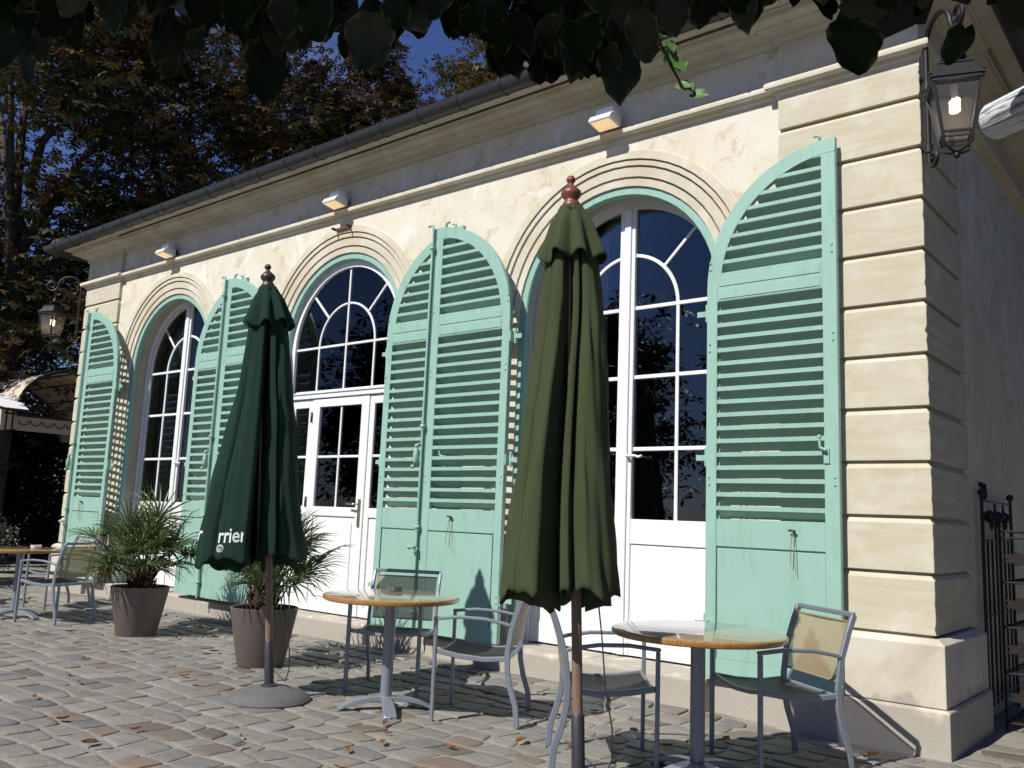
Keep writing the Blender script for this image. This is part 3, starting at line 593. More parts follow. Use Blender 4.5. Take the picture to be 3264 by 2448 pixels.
# ------------------------------------------------------------------ wall lanterns
def lantern(bx, by, ang, label):
    o = empty('wall_lantern', (bx, by, 3.6), ang, label, 'lantern', 'iron lanterns on the building corners')
    A = .32                                  # reach along local +x
    m = MB(); m.tube([(0, 0, .02), (0, 0, .78)], .017, 10)
    arc_ = [(A*.5-A*.5*math.cos(a), 0, .78+.15*math.sin(a)) for a in [math.pi*k/16 for k in range(17)]]
    m.tube(arc_, .017, 10)
    sp = []; n = 34
    for k in range(n+1):
        a = k/n*3.1*math.pi; r_ = .085*(1-.8*k/n); sp.append((A-r_*math.cos(a)*1.0+(-.0), 0, .78-r_*math.sin(a)))
    off = A-sp[0][0]; m.tube([(x+off, 0, z) for x, _, z in sp], [.017-.007*k/n for k in range(n+1)], 8)
    sp = []; 
    for k in range(19):
        a = k/18*2.2*math.pi; r_ = .06*(1-.7*k/18); sp.append((.06-r_*math.cos(a), 0, .02-r_*math.sin(a)))
    m.tube(sp, .016, 8)
    for z in (.52, .10): m.lathe([(.018, -.03), (.026, -.025), (.026, .025), (.018, .03)], 12, (0, 0, z))
    m.tube([(0, 0, .12), (-.09, 0, .12)], .014); m.tube([(0, 0, .60), (-.09, 0, .60)], .014)
    m.build('bracket', 'iron', o, smooth=40)
    lx = A+.02; zt = .36                     # lantern body hangs at lx, shoulder height zt
    m = MB(); m.tube([(lx, 0, .70), (lx, 0, .55)], .010); m.lathe([(.03, .0), (.07, .02), (.075, .035), (.035, .05), (.02, .09)], 14, (lx, 0, .50)); m.lathe([(.05, 0), (.03, .06)], 14, (lx, 0, .455)); m.build('chimney_cap', 'iron', o, smooth=40)
    def sq(h, z): return [(lx-h, -h, z), (lx+h, -h, z), (lx+h, h, z), (lx-h, h, z)]
    m = MB(); m.loft([sq(.150, zt), sq(.150, zt+.012), sq(.137, zt+.014), sq(.092, zt+.10), sq(.098, zt+.103), sq(.098, zt+.112), sq(.05, zt+.115)]); m.build('lantern_roof', 'iron', o)
    m = MB(); hb, ht, zb = .078, .133, .04
    for sx in (-1, 1):
        for sy in (-1, 1):
            m.tube([(lx+sx*hb, sy*hb, zb-.03), (lx+sx*ht, sy*ht, zt)], .017, w=.017)
    for sx, sy, ex, ey in ((-1,-1,1,-1), (1,-1,1,1), (1,1,-1,1), (-1,1,-1,-1)):
        m.tube([(lx+sx*hb, sy*hb, zb), (lx+ex*hb, ey*hb, zb)], .014, w=.014); m.tube([(lx+sx*.074, sy*.074, zb-.03), (lx+ex*.074, ey*.074, zb-.03)], .01, w=.01); m.tube([(lx+sx*ht, sy*ht, zt-.012), (lx+ex*ht, ey*ht, zt-.012)], .02, w=.02)
        m.sphere((lx+sx*.145, sy*.145, zt+.022), .011, 5)
        m.tube([(lx+sx*hb, sy*hb, zb-.02), (lx+sx*.075, sy*.075, zb-.07), (lx+sx*.03, sy*.03, zb-.10), (lx, 0, zb-.105)], .009, 6)
    m.sphere((lx, 0, zb-.125), .02, 6); m.build('lantern_frame', 'iron', o, smooth=40)
    for k in range(4):
        a = k*math.pi/2; c, s = math.cos(a), math.sin(a); q = [(-hb, -hb, zb), (hb, -hb, zb), (ht, -ht, zt-.012), (-ht, -ht, zt-.012)]
        m = MB(); m.add([(lx+(x*c-y*s)*.97, (x*s+y*c)*.97, z) for x, y, z in q], [(0, 1, 2, 3)]); m.build('pane', 'lantern_glass', o)
    dl = R(20)-ang
    for ch in o.children:
        if ch.name.split('.')[0] in ('lantern_roof', 'lantern_frame', 'pane'): ch.rotation_euler = (0, 0, dl); ch.location = (lx-lx*math.cos(dl), -lx*math.sin(dl), 0)
    m = MB(); m.tube([(lx, 0, zt), (lx, 0, .27)], .021, 10); m.build('bulb_socket', 'white_paint', o, smooth=40)
    m = MB(); m.tube([(lx+.024*math.cos(k*.7), .024*math.sin(k*.7), .265-k*.0022) for k in range(36)], .010, 6); m.build('bulb', 'bulb', o, smooth=True)
    ld = bpy.data.lights.new('bulb_light', 'POINT'); ld.energy = 1.2; ld.color = (1, .75, .45); ld.shadow_soft_size = .04
    lo = bpy.data.objects.new('bulb_light', ld); COL.objects.link(lo); lo.parent = o; lo.location = (lx, 0, .19)
lantern(.05, -.03, R(-50), 'black iron lantern with lit bulb at the near right corner'); lantern(-BL-.07, -.05, R(-130), 'black iron lantern with lit bulb at the far left corner')

# ------------------------------------------------------------------ tables and chairs
def table(name, x, y, rz, label):
    o = empty(name, (x, y, gz(x, y)), rz, label, 'table', 'round bistro tables'); h = .735; r_ = .45
    m = MB(); m.lathe([(.0001, h), (r_-.02, h), (r_-.008, h-.003)], 64); m.build('table_top', 'table_wood', o, smooth=40)
    m = MB(); m.lathe([(r_-.0078, h-.003), (r_-.001, h-.009), (r_, h-.018), (r_-.004, h-.03), (r_-.014, h-.036), (.0001, h-.036)], 64); m.build('table_edge', 'table_edge', o, smooth=40)
    m = MB(); m.lathe([(.11, h-.037), (.11, h-.043), (.04, h-.047), (.038, h-.06), (.038, .09), (.05, .08), (.05, .06)], 24); m.build('pedestal', 'aluminium', o, smooth=40)
    for k in range(4):
        a = k*math.pi/2+.3; c, s = math.cos(a), math.sin(a); rings = []
        for t in [i/8 for i in range(9)]:
            d = .02+.29*t; zt = .088-.012*t-.055*t*t*t; th = .03-.008*t; wd = .034+.012*t
            rings.append([(d*c-q*s, d*s+q*c, z) for q, z in ((-wd, zt-th), (wd, zt-th), (wd*.85, zt), (-wd*.85, zt))])
        m = MB(); m.loft(rings); d = .295; m.tube([(d*c, d*s, .004), (d*c, d*s, .022)], .02, 10); m.build('foot', 'aluminium', o, smooth=40, bevel=.003)
    return o
T1 = table('bistro_table', -2.96, -1.63, .63, 'round wooden bistro table with a glass ashtray, between two chairs')
T2 = table('bistro_table', -.77, -1.51, .95, 'round wooden bistro table nearest the camera, beside the olive parasol')
T3 = table('bistro_table', -8.85, -1.60, .1, 'round wooden bistro table at the left edge of the picture')
T4 = table('bistro_table', -15.2, .35, .4, 'small round table far back beyond the left corner of the building')

def chair_parts(o):
    hw = .262; t = .026
    for s in (-1, 1):
        m = MB(); m.tube([(s*hw, -.25, .0), (s*hw, -.25, .615)], .028, w=.022); m.build('front_leg', 'aluminium', o, bevel=.004)
        m = MB(); m.tube([(s*hw, -.264, .625), (s*hw, -.10, .642), (s*hw, .06, .638), (s*hw, .185, .618), (s*hw, .225, .606)], .030, w=.020); m.build('armrest', 'aluminium', o, bevel=.005)
        m = MB(); m.tube([(s*hw, .285, 0), (s*hw, .275, .12), (s*hw, .235, .24), (s*hw, .215, .34), (s*hw, .212, .44), (s*hw, .235, .60), (s*hw, .28, .74), (s*hw, .315, .825)], .022, w=.034); m.build('rear_leg', 'aluminium', o, bevel=.004)
        m = MB(); m.tube([(s*(hw-.004), -.236, .428), (s*(hw-.004), -.10, .405), (s*(hw-.004), .06, .393), (s*(hw-.004), .2, .405)], .020, w=.030); m.build('seat_rail', 'aluminium', o, bevel=.004)
    m = MB(); m.tube([(-hw, .317, .826), (hw, .317, .826)], .026, w=.026); m.build('top_rail', 'aluminium', o, bevel=.004)
    m = MB(); m.tube([(-hw, .205, .40), (hw, .205, .40)], .022, w=.026); m.build('rear_rail', 'aluminium', o, bevel=.004)
    m = MB(); m.tube([(-hw+.01, -.236, .428), (-.14, -.24, .412), (0, -.242, .404), (.14, -.24, .412), (hw-.01, -.236, .428)], .022, w=.024); m.build('front_rail', 'aluminium', o, bevel=.004)
    hb = hw-.022; pts = [(.224, .475), (.235, .56), (.258, .65), (.284, .735), (.302, .785)]
    m = MB(); m.loft([[(-hb+2*hb*i/6, y+.012*math.sin(math.pi*i/6), z) for i in range(7)] for y, z in pts], close=False, cap=False); sl = m.build('sling_back', 'sling_beige', o, smooth=True)
    m = MB(); m.tube([(-hb, .225, .475), (hb, .225, .475)], .006, 6); m.build('hem', 'sling_beige', sl); m = MB(); m.tube([(-hb, .304, .788), (hb, .304, .788)], .006, 6); m.build('hem', 'sling_beige', sl)
    pts = [(-.235, .430), (-.15, .414), (-.05, .404), (.06, .402), (.19, .412)]
    m = MB(); m.loft([[(-hb+2*hb*i/6, y, z-.014*math.sin(math.pi*i/6)) for i in range(7)] for y, z in pts], close=False, cap=False); m.build('seat', 'sling_dark', o, smooth=True)
proto = empty('terrace_chair', (0, 0, 0)); chair_parts(proto)
CH = [(-3.475, -1.105, (.51, -.86), 'aluminium terrace chair behind the table with the ashtray, facing the camera'),
      (-2.44, -1.29, (-.87, -.5), 'aluminium terrace chair with a dead leaf on its seat, turned left'),
      (-1.285, -1.60, (.78, .63), 'aluminium terrace chair behind the olive parasol pole, turned right'),
      (-.60, -.925, (-.58, -.81), 'aluminium terrace chair by the building corner, nearest the right edge'),
      (-8.31, -1.41, (-.94, -.34), 'aluminium terrace chair left of the large palm, back towards the camera'),
      (-9.54, -.86, (.03, -1), 'aluminium terrace chair against the far left shutter, behind the palm'),
      (-10.55, -1.72, (.95, -.3), 'aluminium terrace chair at the left edge, behind the left table'),
      (-12.6, -1.35, (-.25, -.97), 'aluminium terrace chair farthest back on the left, only its top showing')]
for k, (x, y, f, lab) in enumerate(CH):
    o = proto if k == 0 else copy_tree(proto)
    o.location = (x, y, gz(x, y)); o.rotation_euler = (0, 0, math.atan2(f[0], -f[1])); tag(o, lab, 'chair', 'terrace chairs')
# ashtray and leaf on the table, leaf on a chair seat
m = MB(); m.lathe([(.0001, .004), (.045, .004), (.050, .012), (.056, .040), (.052, .040), (.046, .014), (.0001, .010)], 20); a = m.build('ashtray', 'ashtray_glass', smooth=35); a.location = (-3.12, -1.45, .735); tag(a, 'small clear glass ashtray on the round table in the middle', 'ashtray')
m = MB(); m.lathe([(.0001, .004), (.045, .004), (.050, .012), (.056, .040), (.052, .040), (.046, .014), (.0001, .010)], 20); a = m.build('ashtray', 'canvas_white', smooth=35); a.location = (-8.68, -1.52, .735); tag(a, 'pale ashtray on the left edge table', 'ashtray')

# ------------------------------------------------------------------ folded parasols
def hashf(k): return (math.sin(k*12.9898+4.1)*43758.5453) % 1
def parasol(x, y, tiltv, mat, fmat, seed, label, section, wide, off):
    o = empty('parasol', (x, y, 0), 0, label, 'parasol', 'folded parasols'); H = 2.93
    tx, ty = tiltv; o.rotation_euler = (-ty/H, tx/H, 0)
    NR = 8; phi = math.atan2(CAM.y-y, CAM.x-x)
    def Rz(z):       # outer radius against height
        pts = [(.80, .30), (.95, .285), (1.2, .262), (1.6, .222), (2.0, .182), (2.35, .150), (2.6, .122), (2.74, .092), (2.80, .06)]
        for (a, ra), (b, rb) in zip(pts, pts[1:]):
            if z <= b: return ra+(rb-ra)*(z-a)/(b-a)
        return .06
    SEC = sorted((math.radians(a) % (2*math.pi), q) for a, q in section); SEC = [(SEC[-1][0]-2*math.pi, SEC[-1][1])]+SEC+[(SEC[0][0]+2*math.pi, SEC[0][1])]
    def sec(a):
        a %= 2*math.pi
        for (a0, r0), (a1, r1) in zip(SEC, SEC[1:]):
            if a0 <= a <= a1:
                t = (a-a0)/max(1e-6, a1-a0); return r0+(r1-r0)*(t*t*(3-2*t)*.5+t*.5)
        return 1
    def surf(th, z, flap=0):
        a = th-phi; fold = sstep(2.78, 2.25, z)
        if flap: f = 1+.17*math.sin(8*a+seed)*(.3+.7*flap)+.06*math.sin(3*a+seed*2)
        else:
            tw = .10*math.sin(z*2.3+seed)*fold*(z-.9); f = 1-(1-sec(a+tw))*(.22+.78*fold)
            f *= 1+fold*(.022*math.sin(z*7.5+6*math.sin(a*2+seed))+.014*math.sin(z*17+a*9+seed)+.010*math.sin(a*23+z*3))
        r = Rz(z)*f*(1+(wide-1)*sstep(2.5, 1.2, z)); k = off*sstep(2.55, .9, z)
        return Vector((r*math.cos(th)-RGT.x*k, r*math.sin(th)-RGT.y*k, z))
    def skin(name, z0, z1, nz, flap, hem):
        n = 320; rings = []
        for i in range(nz+1):
            t = i/nz; ring = []
            for j in range(n):
                th = 2*math.pi*j/n; zb = z0+hem(th); z = z1+(zb-z1)*t; p = surf(th, z, flap*t)
                if flap: q = Vector((p.x, p.y, 0)); p = p+q*(.06+.13*t*t)
                ring.append(p)
            rings.append(ring)
        m = MB(); m.loft(rings, cap=False); ob = m.build(name, mat, o, smooth=True)
        md = ob.modifiers.new('solidify', 'SOLIDIFY'); md.thickness = .004; md.offset = -1
        return ob
    can = skin('canopy', .955, 2.80, 60, 0, lambda th: -.055*(1-math.cos(th-phi))*.8+.022*math.sin(th*5+seed)+.014*math.sin(th*11)-.10*max(0, .75-sec(th-phi)))
    skin('vent_flap', 2.545, 2.815, 12, 1, lambda th: .022*math.sin((th-phi)*NR+seed+.6)+.012*math.sin(th*3+seed))
    for zz in (1.16,):
        n = 144; m = MB(); m.tube([surf(2*math.pi*j/n, zz+.03*math.sin(2*math.pi*j/n*4+seed))*1.0+Vector((math.cos(2*math.pi*j/n), math.sin(2*math.pi*j/n), 0))*.0015 for j in range(n)]+[surf(0, zz+.03*math.sin(seed))], .0022, 5); m.build('hem_seam', mat, can)
    m = MB(); m.lathe([(.02, 2.805), (.066, 2.80), (.06, 2.83), (.03, 2.838)], 20); m.build('crown', mat, o, smooth=True)
    m = MB(); m.lathe([(.046, 2.82), (.05, 2.835), (.044, 2.85), (.034, 2.862), (.036, 2.872), (.052, 2.892), (.050, 2.912), (.030, 2.932), (.014, 2.946), (.013, 2.956), (.022, 2.966), (.024, 2.976), (.016, 2.992), (.0001, 2.997)], 20); m.build('finial', fmat, o, smooth=True)
    m = MB(); m.lathe([(.0245, .36), (.0245, 2.8)], 18); m.build('pole', 'pole_wood', o, smooth=40)
    m = MB(); m.lathe([(.031, .08), (.031, .385), (.027, .39)], 18); m.lathe([(.055, .09), (.055, .10), (.034, .115)], 18); m.build('pole_sleeve', 'dark_metal', o, smooth=40)
    for k in range(8):
        a = 2*math.pi*(k+.5)/8; m = MB(); m.tube([(.05*math.cos(a), .05*math.sin(a), 2.7), (.10*math.cos(a), .10*math.sin(a), 1.7), (.13*math.cos(a), .13*math.sin(a), .97)], .009, 6); m.build('rib', 'pole_wood', o)
    m = MB(); m.lathe([(.27, .0), (.275, .012), (.262, .03), (.21, .062), (.14, .085), (.06, .095), (.03, .095)], 40); b = m.build('base', 'concrete_base', o, smooth=50); b.rotation_euler = (ty/H, -tx/H, 0)
    # loose cord hanging below the canopy
    m = MB(); m.tube([(.10, .02, 1.0), (.12, .03, .75), (.13, .04, .50), (.155, .05, .34), (.15, .05, .20), (.12, .04, .13), (.07, .03, .16), (.035, .01, .20)], .004, 6); m.build('cord', 'dark_metal', o, smooth=True)
    return o, can, surf
def wrap_text(par, surf, txt, size, th0, zb, squeeze, off=.006):
    cu = bpy.data.curves.new('lettering', 'FONT'); cu.body = txt; cu.size = size; cu.offset = size*.012; cu.resolution_u = 3
    tmp = bpy.data.objects.new('tmp', cu); COL.objects.link(tmp); dg = bpy.context.evaluated_depsgraph_get(); me = bpy.data.meshes.new_from_object(tmp.evaluated_get(dg)); bpy.data.objects.remove(tmp)
    for v in me.vertices:
        x, y = v.co.x*squeeze, v.co.y; th = th0+x; p = surf(th, zb+y); d = Vector((p.x, p.y, 0)).normalized(); q = p+d*off; v.co = q
    me.materials.clear(); me.materials.append(MATS['logo_white']); return link('lettering', me, par)
U1, can1, surf1 = parasol(-3.66, -2.03, (-.14, -.19), 'canvas_green', 'wood_finial_dark', 2, 'folded dark green parasol with white lettering on its hem',
    [(-112, .5), (-108, .92), (-88, 1.02), (-66, .98), (-58, .90), (-55, .74), (-50, .84), (-38, .98), (-20, 1.0), (-8, .98), (-4, .93), (-2, .30), (0, .10), (8, .08), (17, .10), (19, .72), (32, .86), (38, .70), (41, .84), (62, 1.0), (88, 1.02), (100, .9), (104, .45), (112, .45), (116, .92), (145, 1.0), (152, .5), (160, .5), (166, .95), (198, 1.0), (204, .5), (212, .5), (218, .95), (240, .98), (246, .5)], 1.22, .12)
U2, can2, surf2 = parasol(-.96, -2.28, (-.10, -.07), 'canvas_olive', 'wood_finial_red', 5, 'folded olive green parasol with red-brown finial, nearest the camera',
    [(-104, .5), (-100, .95), (-84, 1.04), (-68, 1.0), (-58, .96), (-54, .86), (-50, .93), (-36, .99), (-28, .99), (-25, .95), (-23, .40), (-21, .10), (-11, .08), (-1, .10), (1, .58), (5, .70), (12, .70), (15, .62), (17, .16), (24, .14), (26, .80), (31, .92), (50, .98), (72, 1.0), (88, .98), (97, .88), (100, .42), (110, .42), (114, .92), (140, 1.0), (147, .5), (155, .5), (160, .95), (190, 1.0), (196, .5), (205, .5), (211, .95), (240, 1.0), (248, .55)], .95, .07)

# ------------------------------------------------------------------ potted fan palms
def fan_leaf(seed, R_, nl, droop, cols):
    r = random.Random(seed); m = MB(); span = R(r.uniform(200, 250))
    for k in range(nl):
        a = -span/2+span*k/(nl-1)+r.uniform(-.04, .04); L = R_*(.62+.38*math.cos(a*.55))*r.uniform(.88, 1.05)
        base = r.choice(cols); v = r.uniform(.7, 1.2); m.col = tuple(c*v for c in base)
        d = Vector((math.sin(a), math.cos(a), 0)); sd = Vector((math.cos(a), -math.sin(a), 0)); wd = .0085+.003*r.random(); pts = []
        for t in (0.02, .35, .7, 1.0):
            z = .10*math.sin(t*2.2)-droop*t*t*L*(1+.5*r.random())-.02*abs(a)*t
            wdt = wd*(.55 if t < .1 else 1.0 if t < .5 else .7 if t < .9 else .08)
            c = d*(L*t); pts.append([c-sd*wdt+Vector((0, 0, z)), c+Vector((0, 0, z-wdt*.55)), c+sd*wdt+Vector((0, 0, z))])
        vs = [p for row in pts for p in row]; m.add(vs, [(i*3+j, i*3+j+1, i*3+j+4, i*3+j+3) for i in range(3) for j in range(2)])
    return m
PC = [(.085, .13, .032), (.065, .11, .030), (.13, .165, .045), (.10, .135, .05), (.055, .09, .03)]
PD = [(.16, .13, .05), (.13, .12, .04), (.20, .13, .06)]
FAN = []
for k in range(9):
    mb = fan_leaf(40+k, rnd.uniform(.34, .44), 17, rnd.uniform(.0, .25), PC+([(.10, .12, .035)] if k % 3 else PC)); o = mb.build('frond_proto', 'palm', tone=True); FAN.append(o.data); bpy.data.objects.remove(o)
mb = fan_leaf(77, .26, 14, .7, PD); o = mb.build('frond_proto', 'palm', tone=True); DEADFAN = o.data; bpy.data.objects.remove(o)
def palm(x, y, label, n, hmax, seed, lean):
    r = random.Random(seed); o = empty('potted_palm', (x, y, gz(x, y)), 0, label, 'potted palm', 'potted palms')
    m = MB(); m.lathe([(.0001, 0), (.182, 0), (.187, .008), (.272, .452), (.275, .462), (.268, .466), (.258, .46), (.252, .40), (.0001, .40)], 48); m.build('pot', 'pot', o, smooth=40)
    m = MB(); m.lathe([(.25, .415), (.15, .43), (.0001, .435)], 24); m.build('soil', 'soil', o, smooth=True)
    for k in range(3):
        a = k*2.1+seed; bx, by = .05*math.cos(a), .05*math.sin(a); m = MB(); m.tube([(bx, by, .40), (bx*1.4, by*1.4, .52), (bx*1.9, by*1.9, .62+.05*k)], [.06, .055, .035], 9)
        for q in range(34):
            b = r.uniform(0, 6.28); z = .42+.2*r.random(); rr = .055; m.tube([(bx*1.4+rr*math.cos(b), by*1.4+rr*math.sin(b), z), (bx*1.4+(rr+.035)*math.cos(b), by*1.4+(rr+.035)*math.sin(b), z+.05)], [.011, .003], 4)
        m.build('trunk', 'palm_trunk', o, smooth=True)
    for k in range(n):
        a = k*2.39996+r.uniform(-.3, .3); el = R(r.choice([78, 66, 55, 44, 34, 22])+r.uniform(-8, 8)) if k > 3 else R(84); L = r.uniform(.22, .52)*(hmax/.95)*(1 if el > .7 else .8)
        d = Vector((math.cos(a)*math.cos(el), math.sin(a)*math.cos(el), math.sin(el))); p0 = Vector((.05*math.cos(a), .05*math.sin(a), .52+.06*r.random())); p2 = p0+d*L+Vector((lean[0], lean[1], 0))*L; p1 = p0.lerp(p2, .5)+Vector((0, 0, .03))
        dead = k % 13 == 7
        f = bpy.data.objects.new('frond', DEADFAN if dead else r.choice(FAN)); COL.objects.link(f); f.parent = o; f.location = p2
        yv = (p2-p1).normalized(); zv = Vector((0, 0, 1))-yv*yv.z
        if zv.length < .05: zv = Vector((1, 0, 0))
        zv.normalize(); tw = r.uniform(-.6, .6); xv = yv.cross(zv); mt = Matrix((xv, yv, zv)).transposed()
        # hold the fan half open towards the viewer's sky: tip it about its own x axis
        f.rotation_euler = (mt @ Matrix.Rotation(r.uniform(-.75, .1), 3, 'X') @ Matrix.Rotation(tw, 3, 'Y')).to_euler(); sc = r.uniform(.85, 1.12); f.scale = (sc, sc, sc)
        m = MB(); m.col = (.07, .09, .03); pl = [(f_ if False else q) for q in (p0, p1, p2)]; m.tube(pl, [.009, .006, .004], 5); m.build('petiole', 'palm', o, smooth=True, tone=True)
    m = MB()
    for k in range(70):
        a = r.uniform(0, 6.28); d = r.uniform(.12, .245); c = Vector((d*math.cos(a), d*math.sin(a), .425)); m.col = (.05*r.uniform(.7, 1.5), .11*r.uniform(.7, 1.3), .02); b = r.uniform(0, 6.28); L = r.uniform(.025, .05); e = Vector((math.cos(b)*L, math.sin(b)*L, r.uniform(.01, .05))); sd = Vector((-math.sin(b), math.cos(b), 0))*.012
        m.add([c, c+e*.5+sd, c+e, c+e*.5-sd], [(0, 1, 2, 3)])
    tag(m.build('weeds', 'palm', o, tone=True), kind='stuff')
    return o
palm(-6.98, -1.21, 'bushy fan palm in a taupe pot beside the left window', 38, 1.08, 11, (0, 0))
palm(-4.85, -1.27, 'fan palm in a taupe pot behind the dark green parasol', 26, .92, 23, (.30, .22))

# ------------------------------------------------------------------ fallen leaves
def dead_leaf(seed):
    r = random.Random(seed); m = MB(); n = 7; L = r.uniform(.028, .05); wd = L*r.uniform(.28, .42); cu = r.uniform(.2, .6); rows = []
    c0 = r.choice([(.20, .07, .02), (.15, .05, .02), (.22, .10, .03), (.10, .04, .022), (.25, .11, .03)])
    m.col = c0
    for i in range(n+1):
        t = i/n; w_ = wd*math.sin(math.pi*min(.98, max(.03, t)))**.8; z = .012+L*cu*(t-.5)**2*1.6
        rows.append([(L*(t-.5)*2, -w_, z+w_*.45+r.uniform(0, .006)), (L*(t-.5)*2, 0, z), (L*(t-.5)*2, w_, z+w_*.5+r.uniform(0, .006))])
    m.loft(rows, close=False, cap=False); o = m.build('fallen_leaf', 'deadleaf', tone=True, smooth=True); d = o.data; bpy.data.objects.remove(o); return d
DL = [dead_leaf(k) for k in range(9)]
def put_leaf(x, y, z, rz, k, s=1, label='dry curled brown leaf fallen on the cobbles', group='fallen leaves on the cobbles'):
    o = bpy.data.objects.new('fallen_leaf', DL[k % 9]); COL.objects.link(o); o.location = (x, y, z); o.rotation_euler = (rnd.uniform(-.2, .2), rnd.uniform(-.2, .2), rz); o.scale = (s, s, s); tag(o, label, 'leaf', group)
LP = [(-3.9,-3.25),(-3.35,-3.1),(-3.3,-3.4),(-2.75,-2.85),(-2.9,-2.75),(-2.35,-2.5),(-2.25,-2.2),(-2.42,-2.05),(-2.62,-2.0),(-1.95,-2.05),(-1.62,-1.45),(-1.75,-1.6),(-2.95,-1.05),(-2.85,-.8),(-3.6,-1.55),(-4.05,-1.9),(-4.4,-1.8),(-4.3,-2.2),(-4.7,-2.1),(-5.4,-1.35),(-5.55,-1.25),(-5.9,-1.9),(-4.9,-2.75),(-5.3,-2.6),(-6.1,-2.9),(-5.8,-2.2),(-6.6,-1.9),(-7.3,-1.7),(-7.6,-1.0),(-8.0,-.8),(-8.6,-.7),(-9.1,-.9),(-1.2,-1.05),(-1.05,-.75),(-.95,-1.3),(-1.4,-.85),(-.3,-.45),(-3.7,-.75),(-6.3,-.75),(-5.0,-.6),(-2.0,-.7),(-1.9,-1.0),(-4.6,-3.1),(-2.1,-2.75),(-9.9,-1.4),(-10.6,-.9),(-11.4,-1.0),(-12.3,-.9)]
for k, (x, y) in enumerate(LP): put_leaf(x+rnd.uniform(-.06, .06), y+rnd.uniform(-.06, .06), gz(x, y)+.006, rnd.uniform(0, 6.28), k, rnd.uniform(.75, 1.25))
put_leaf(-2.40, -1.27, .398, -.5, 4, .95, 'curled brown leaf lying on the seat of a chair', None)
put_leaf(-2.92, -1.72, .737, .3, 1, .5, 'tiny brown leaf lying on the round table in the middle', None)
put_leaf(-8.55, -1.48, .737, .3, 2, .8, 'brown leaf lying on the left edge table', None)

# ------------------------------------------------------------------ iron plant stand by the side wall
o = empty('plant_stand', (.14, 1.12, 0), 0, 'rusty wrought iron plant stand with leaf ornaments and mesh shelves', 'plant stand')
sw, sdp = .30, .95                      # across x, along y
for px in (0, sw):
    for py in (0, sdp):
        m = MB(); m.tube([(px, py, 0), (px, py, 1.32)], .009, 6); m.build('post', 'rusty_iron', o)
for z in (.05, .37, .67, .97):
    m = MB()
    for py in (0, sdp): m.tube([(0, py, z), (sw, py, z)], .008, 6)
    for px in (0, sw): m.tube([(px, 0, z), (px, sdp, z)], .008, 6)
    for k in range(1, 9): m.tube([(sw*k/9, 0, z), (sw*k/9, sdp, z)], .005, w=.004)
    for k in range(1, 14): m.tube([(0, sdp*k/14, z+.003), (sw, sdp*k/14, z+.003)], .005, w=.004)
    m.build('shelf', 'rusty_iron', o)
for z in (1.27, 1.315):
    m = MB(); m.tube([(0, 0, z), (sw, 0, z), (sw, sdp, z), (0, sdp, z), (0, 0, z)], .008, 6); m.build('rail', 'rusty_iron', o)
def sheet_leaf(par, cx, cy, cz, L, seed):
    r = random.Random(seed); n = 16; pts = []
    for k in range(n):
        a = 2*math.pi*k/n; q = 1 if k % 2 else .62; pts.append((cx+L*q*math.cos(a), cz+L*.42*q*math.sin(a)*r.uniform(.8, 1.2)))
    m = MB(); m.prism(pts, cy-.002, cy+.002); m.build('leaf_ornament', 'rusty_iron', par)
for z, s in ((.22, 1), (.53, 2), (.83, 3), (1.13, 4)): sheet_leaf(o, .15, -.012, z, .15, s)
o = empty('iron_trellis', (.012, 1.24, 0), 0, 'black iron trellis with ball finials behind the plant stand', 'trellis')
for py in (0, .98):
    m = MB(); m.tube([(0, py, 0), (0, py, 1.56)], .012, 8); m.build('post', 'iron', o); m = MB(); m.sphere((0, py, 1.585), .028, 6); m.build('finial', 'iron', o, smooth=True)
for k in range(1, 7): m = MB(); m.tube([(0, .14*k, .1), (0, .14*k, 1.25 if k not in (3, 5) else 1.52)], .008, 6); m.build('bar', 'iron', o)
for z in (.15, .72, 1.25, 1.53): m = MB(); m.tube([(0, 0, z), (0, .98, z)], .008, 6); m.build('cross_bar', 'iron', o)
for k in range(3):
    m = MB()
    for q in range(7): b = R(200+q*23); m.tube([(.0, .24+.24*k, 1.42), (.012, .24+.24*k+.09*math.cos(b), 1.42+.10*math.sin(b))], [.016, .004], 5)
    m.sphere((0, .24+.24*k, 1.42), .045, 6); m.build('flower_ornament', 'iron', o, smooth=True)
m = MB(); m.tube([(0, .0, 0), (.03, 0, -.02), (.035, 0, -.10), (.015, 0, -.13)], [.015, .022, .022, .012], 8); a = m.build('wall_knob', 'iron', B, smooth=True); a.location = (-.04, 1.42, 1.66)

# ------------------------------------------------------------------ gazebo beyond the left corner
g = empty('garden_gazebo', (-14.5, 0, 0), 0, 'garden gazebo with cream barrel canopy on slim iron posts', 'gazebo')
cy, hs, ez, rise = 1.35, .98, 2.70, .84; D_ = 3.2
def vault(t): a = math.pi*t; return (cy-hs*math.cos(a), ez+rise*math.sin(a)**.85)
m = MB(); m.loft([[(x, *vault(k/20)) for k in range(21)] for x in (-.02, -D_)], close=False, cap=False); m.build('canopy', 'canvas_cream', g, smooth=True)
for x in (0, -1.05, -2.1, -D_):
    m = MB(); m.tube([(x, *vault(k/20)) for k in range(21)], .028 if x == 0 else .012, 8); m.build('arch_rib', 'iron', g, smooth=True)
for t in (.2, .36, .5, .64, .8): m = MB(); y_, z_ = vault(t); m.tube([(0, y_, z_-.02), (-D_, y_, z_-.02)], .011, 6); m.build('seam', 'iron', g)
m = MB(); m.loft([[(0, vault(k/20)[0], z) for k in range(21)] for z in (ez-.30, ez-.06)][::1], close=False, cap=False); m.build('valance', 'canvas_cream', g)
for yy in (cy-hs, cy+hs):
    m = MB(); m.loft([[(x, yy, z) for x in (0, -D_)] for z in (ez-.28, ez)], close=False, cap=False); m.build('valance', 'canvas_cream', g)
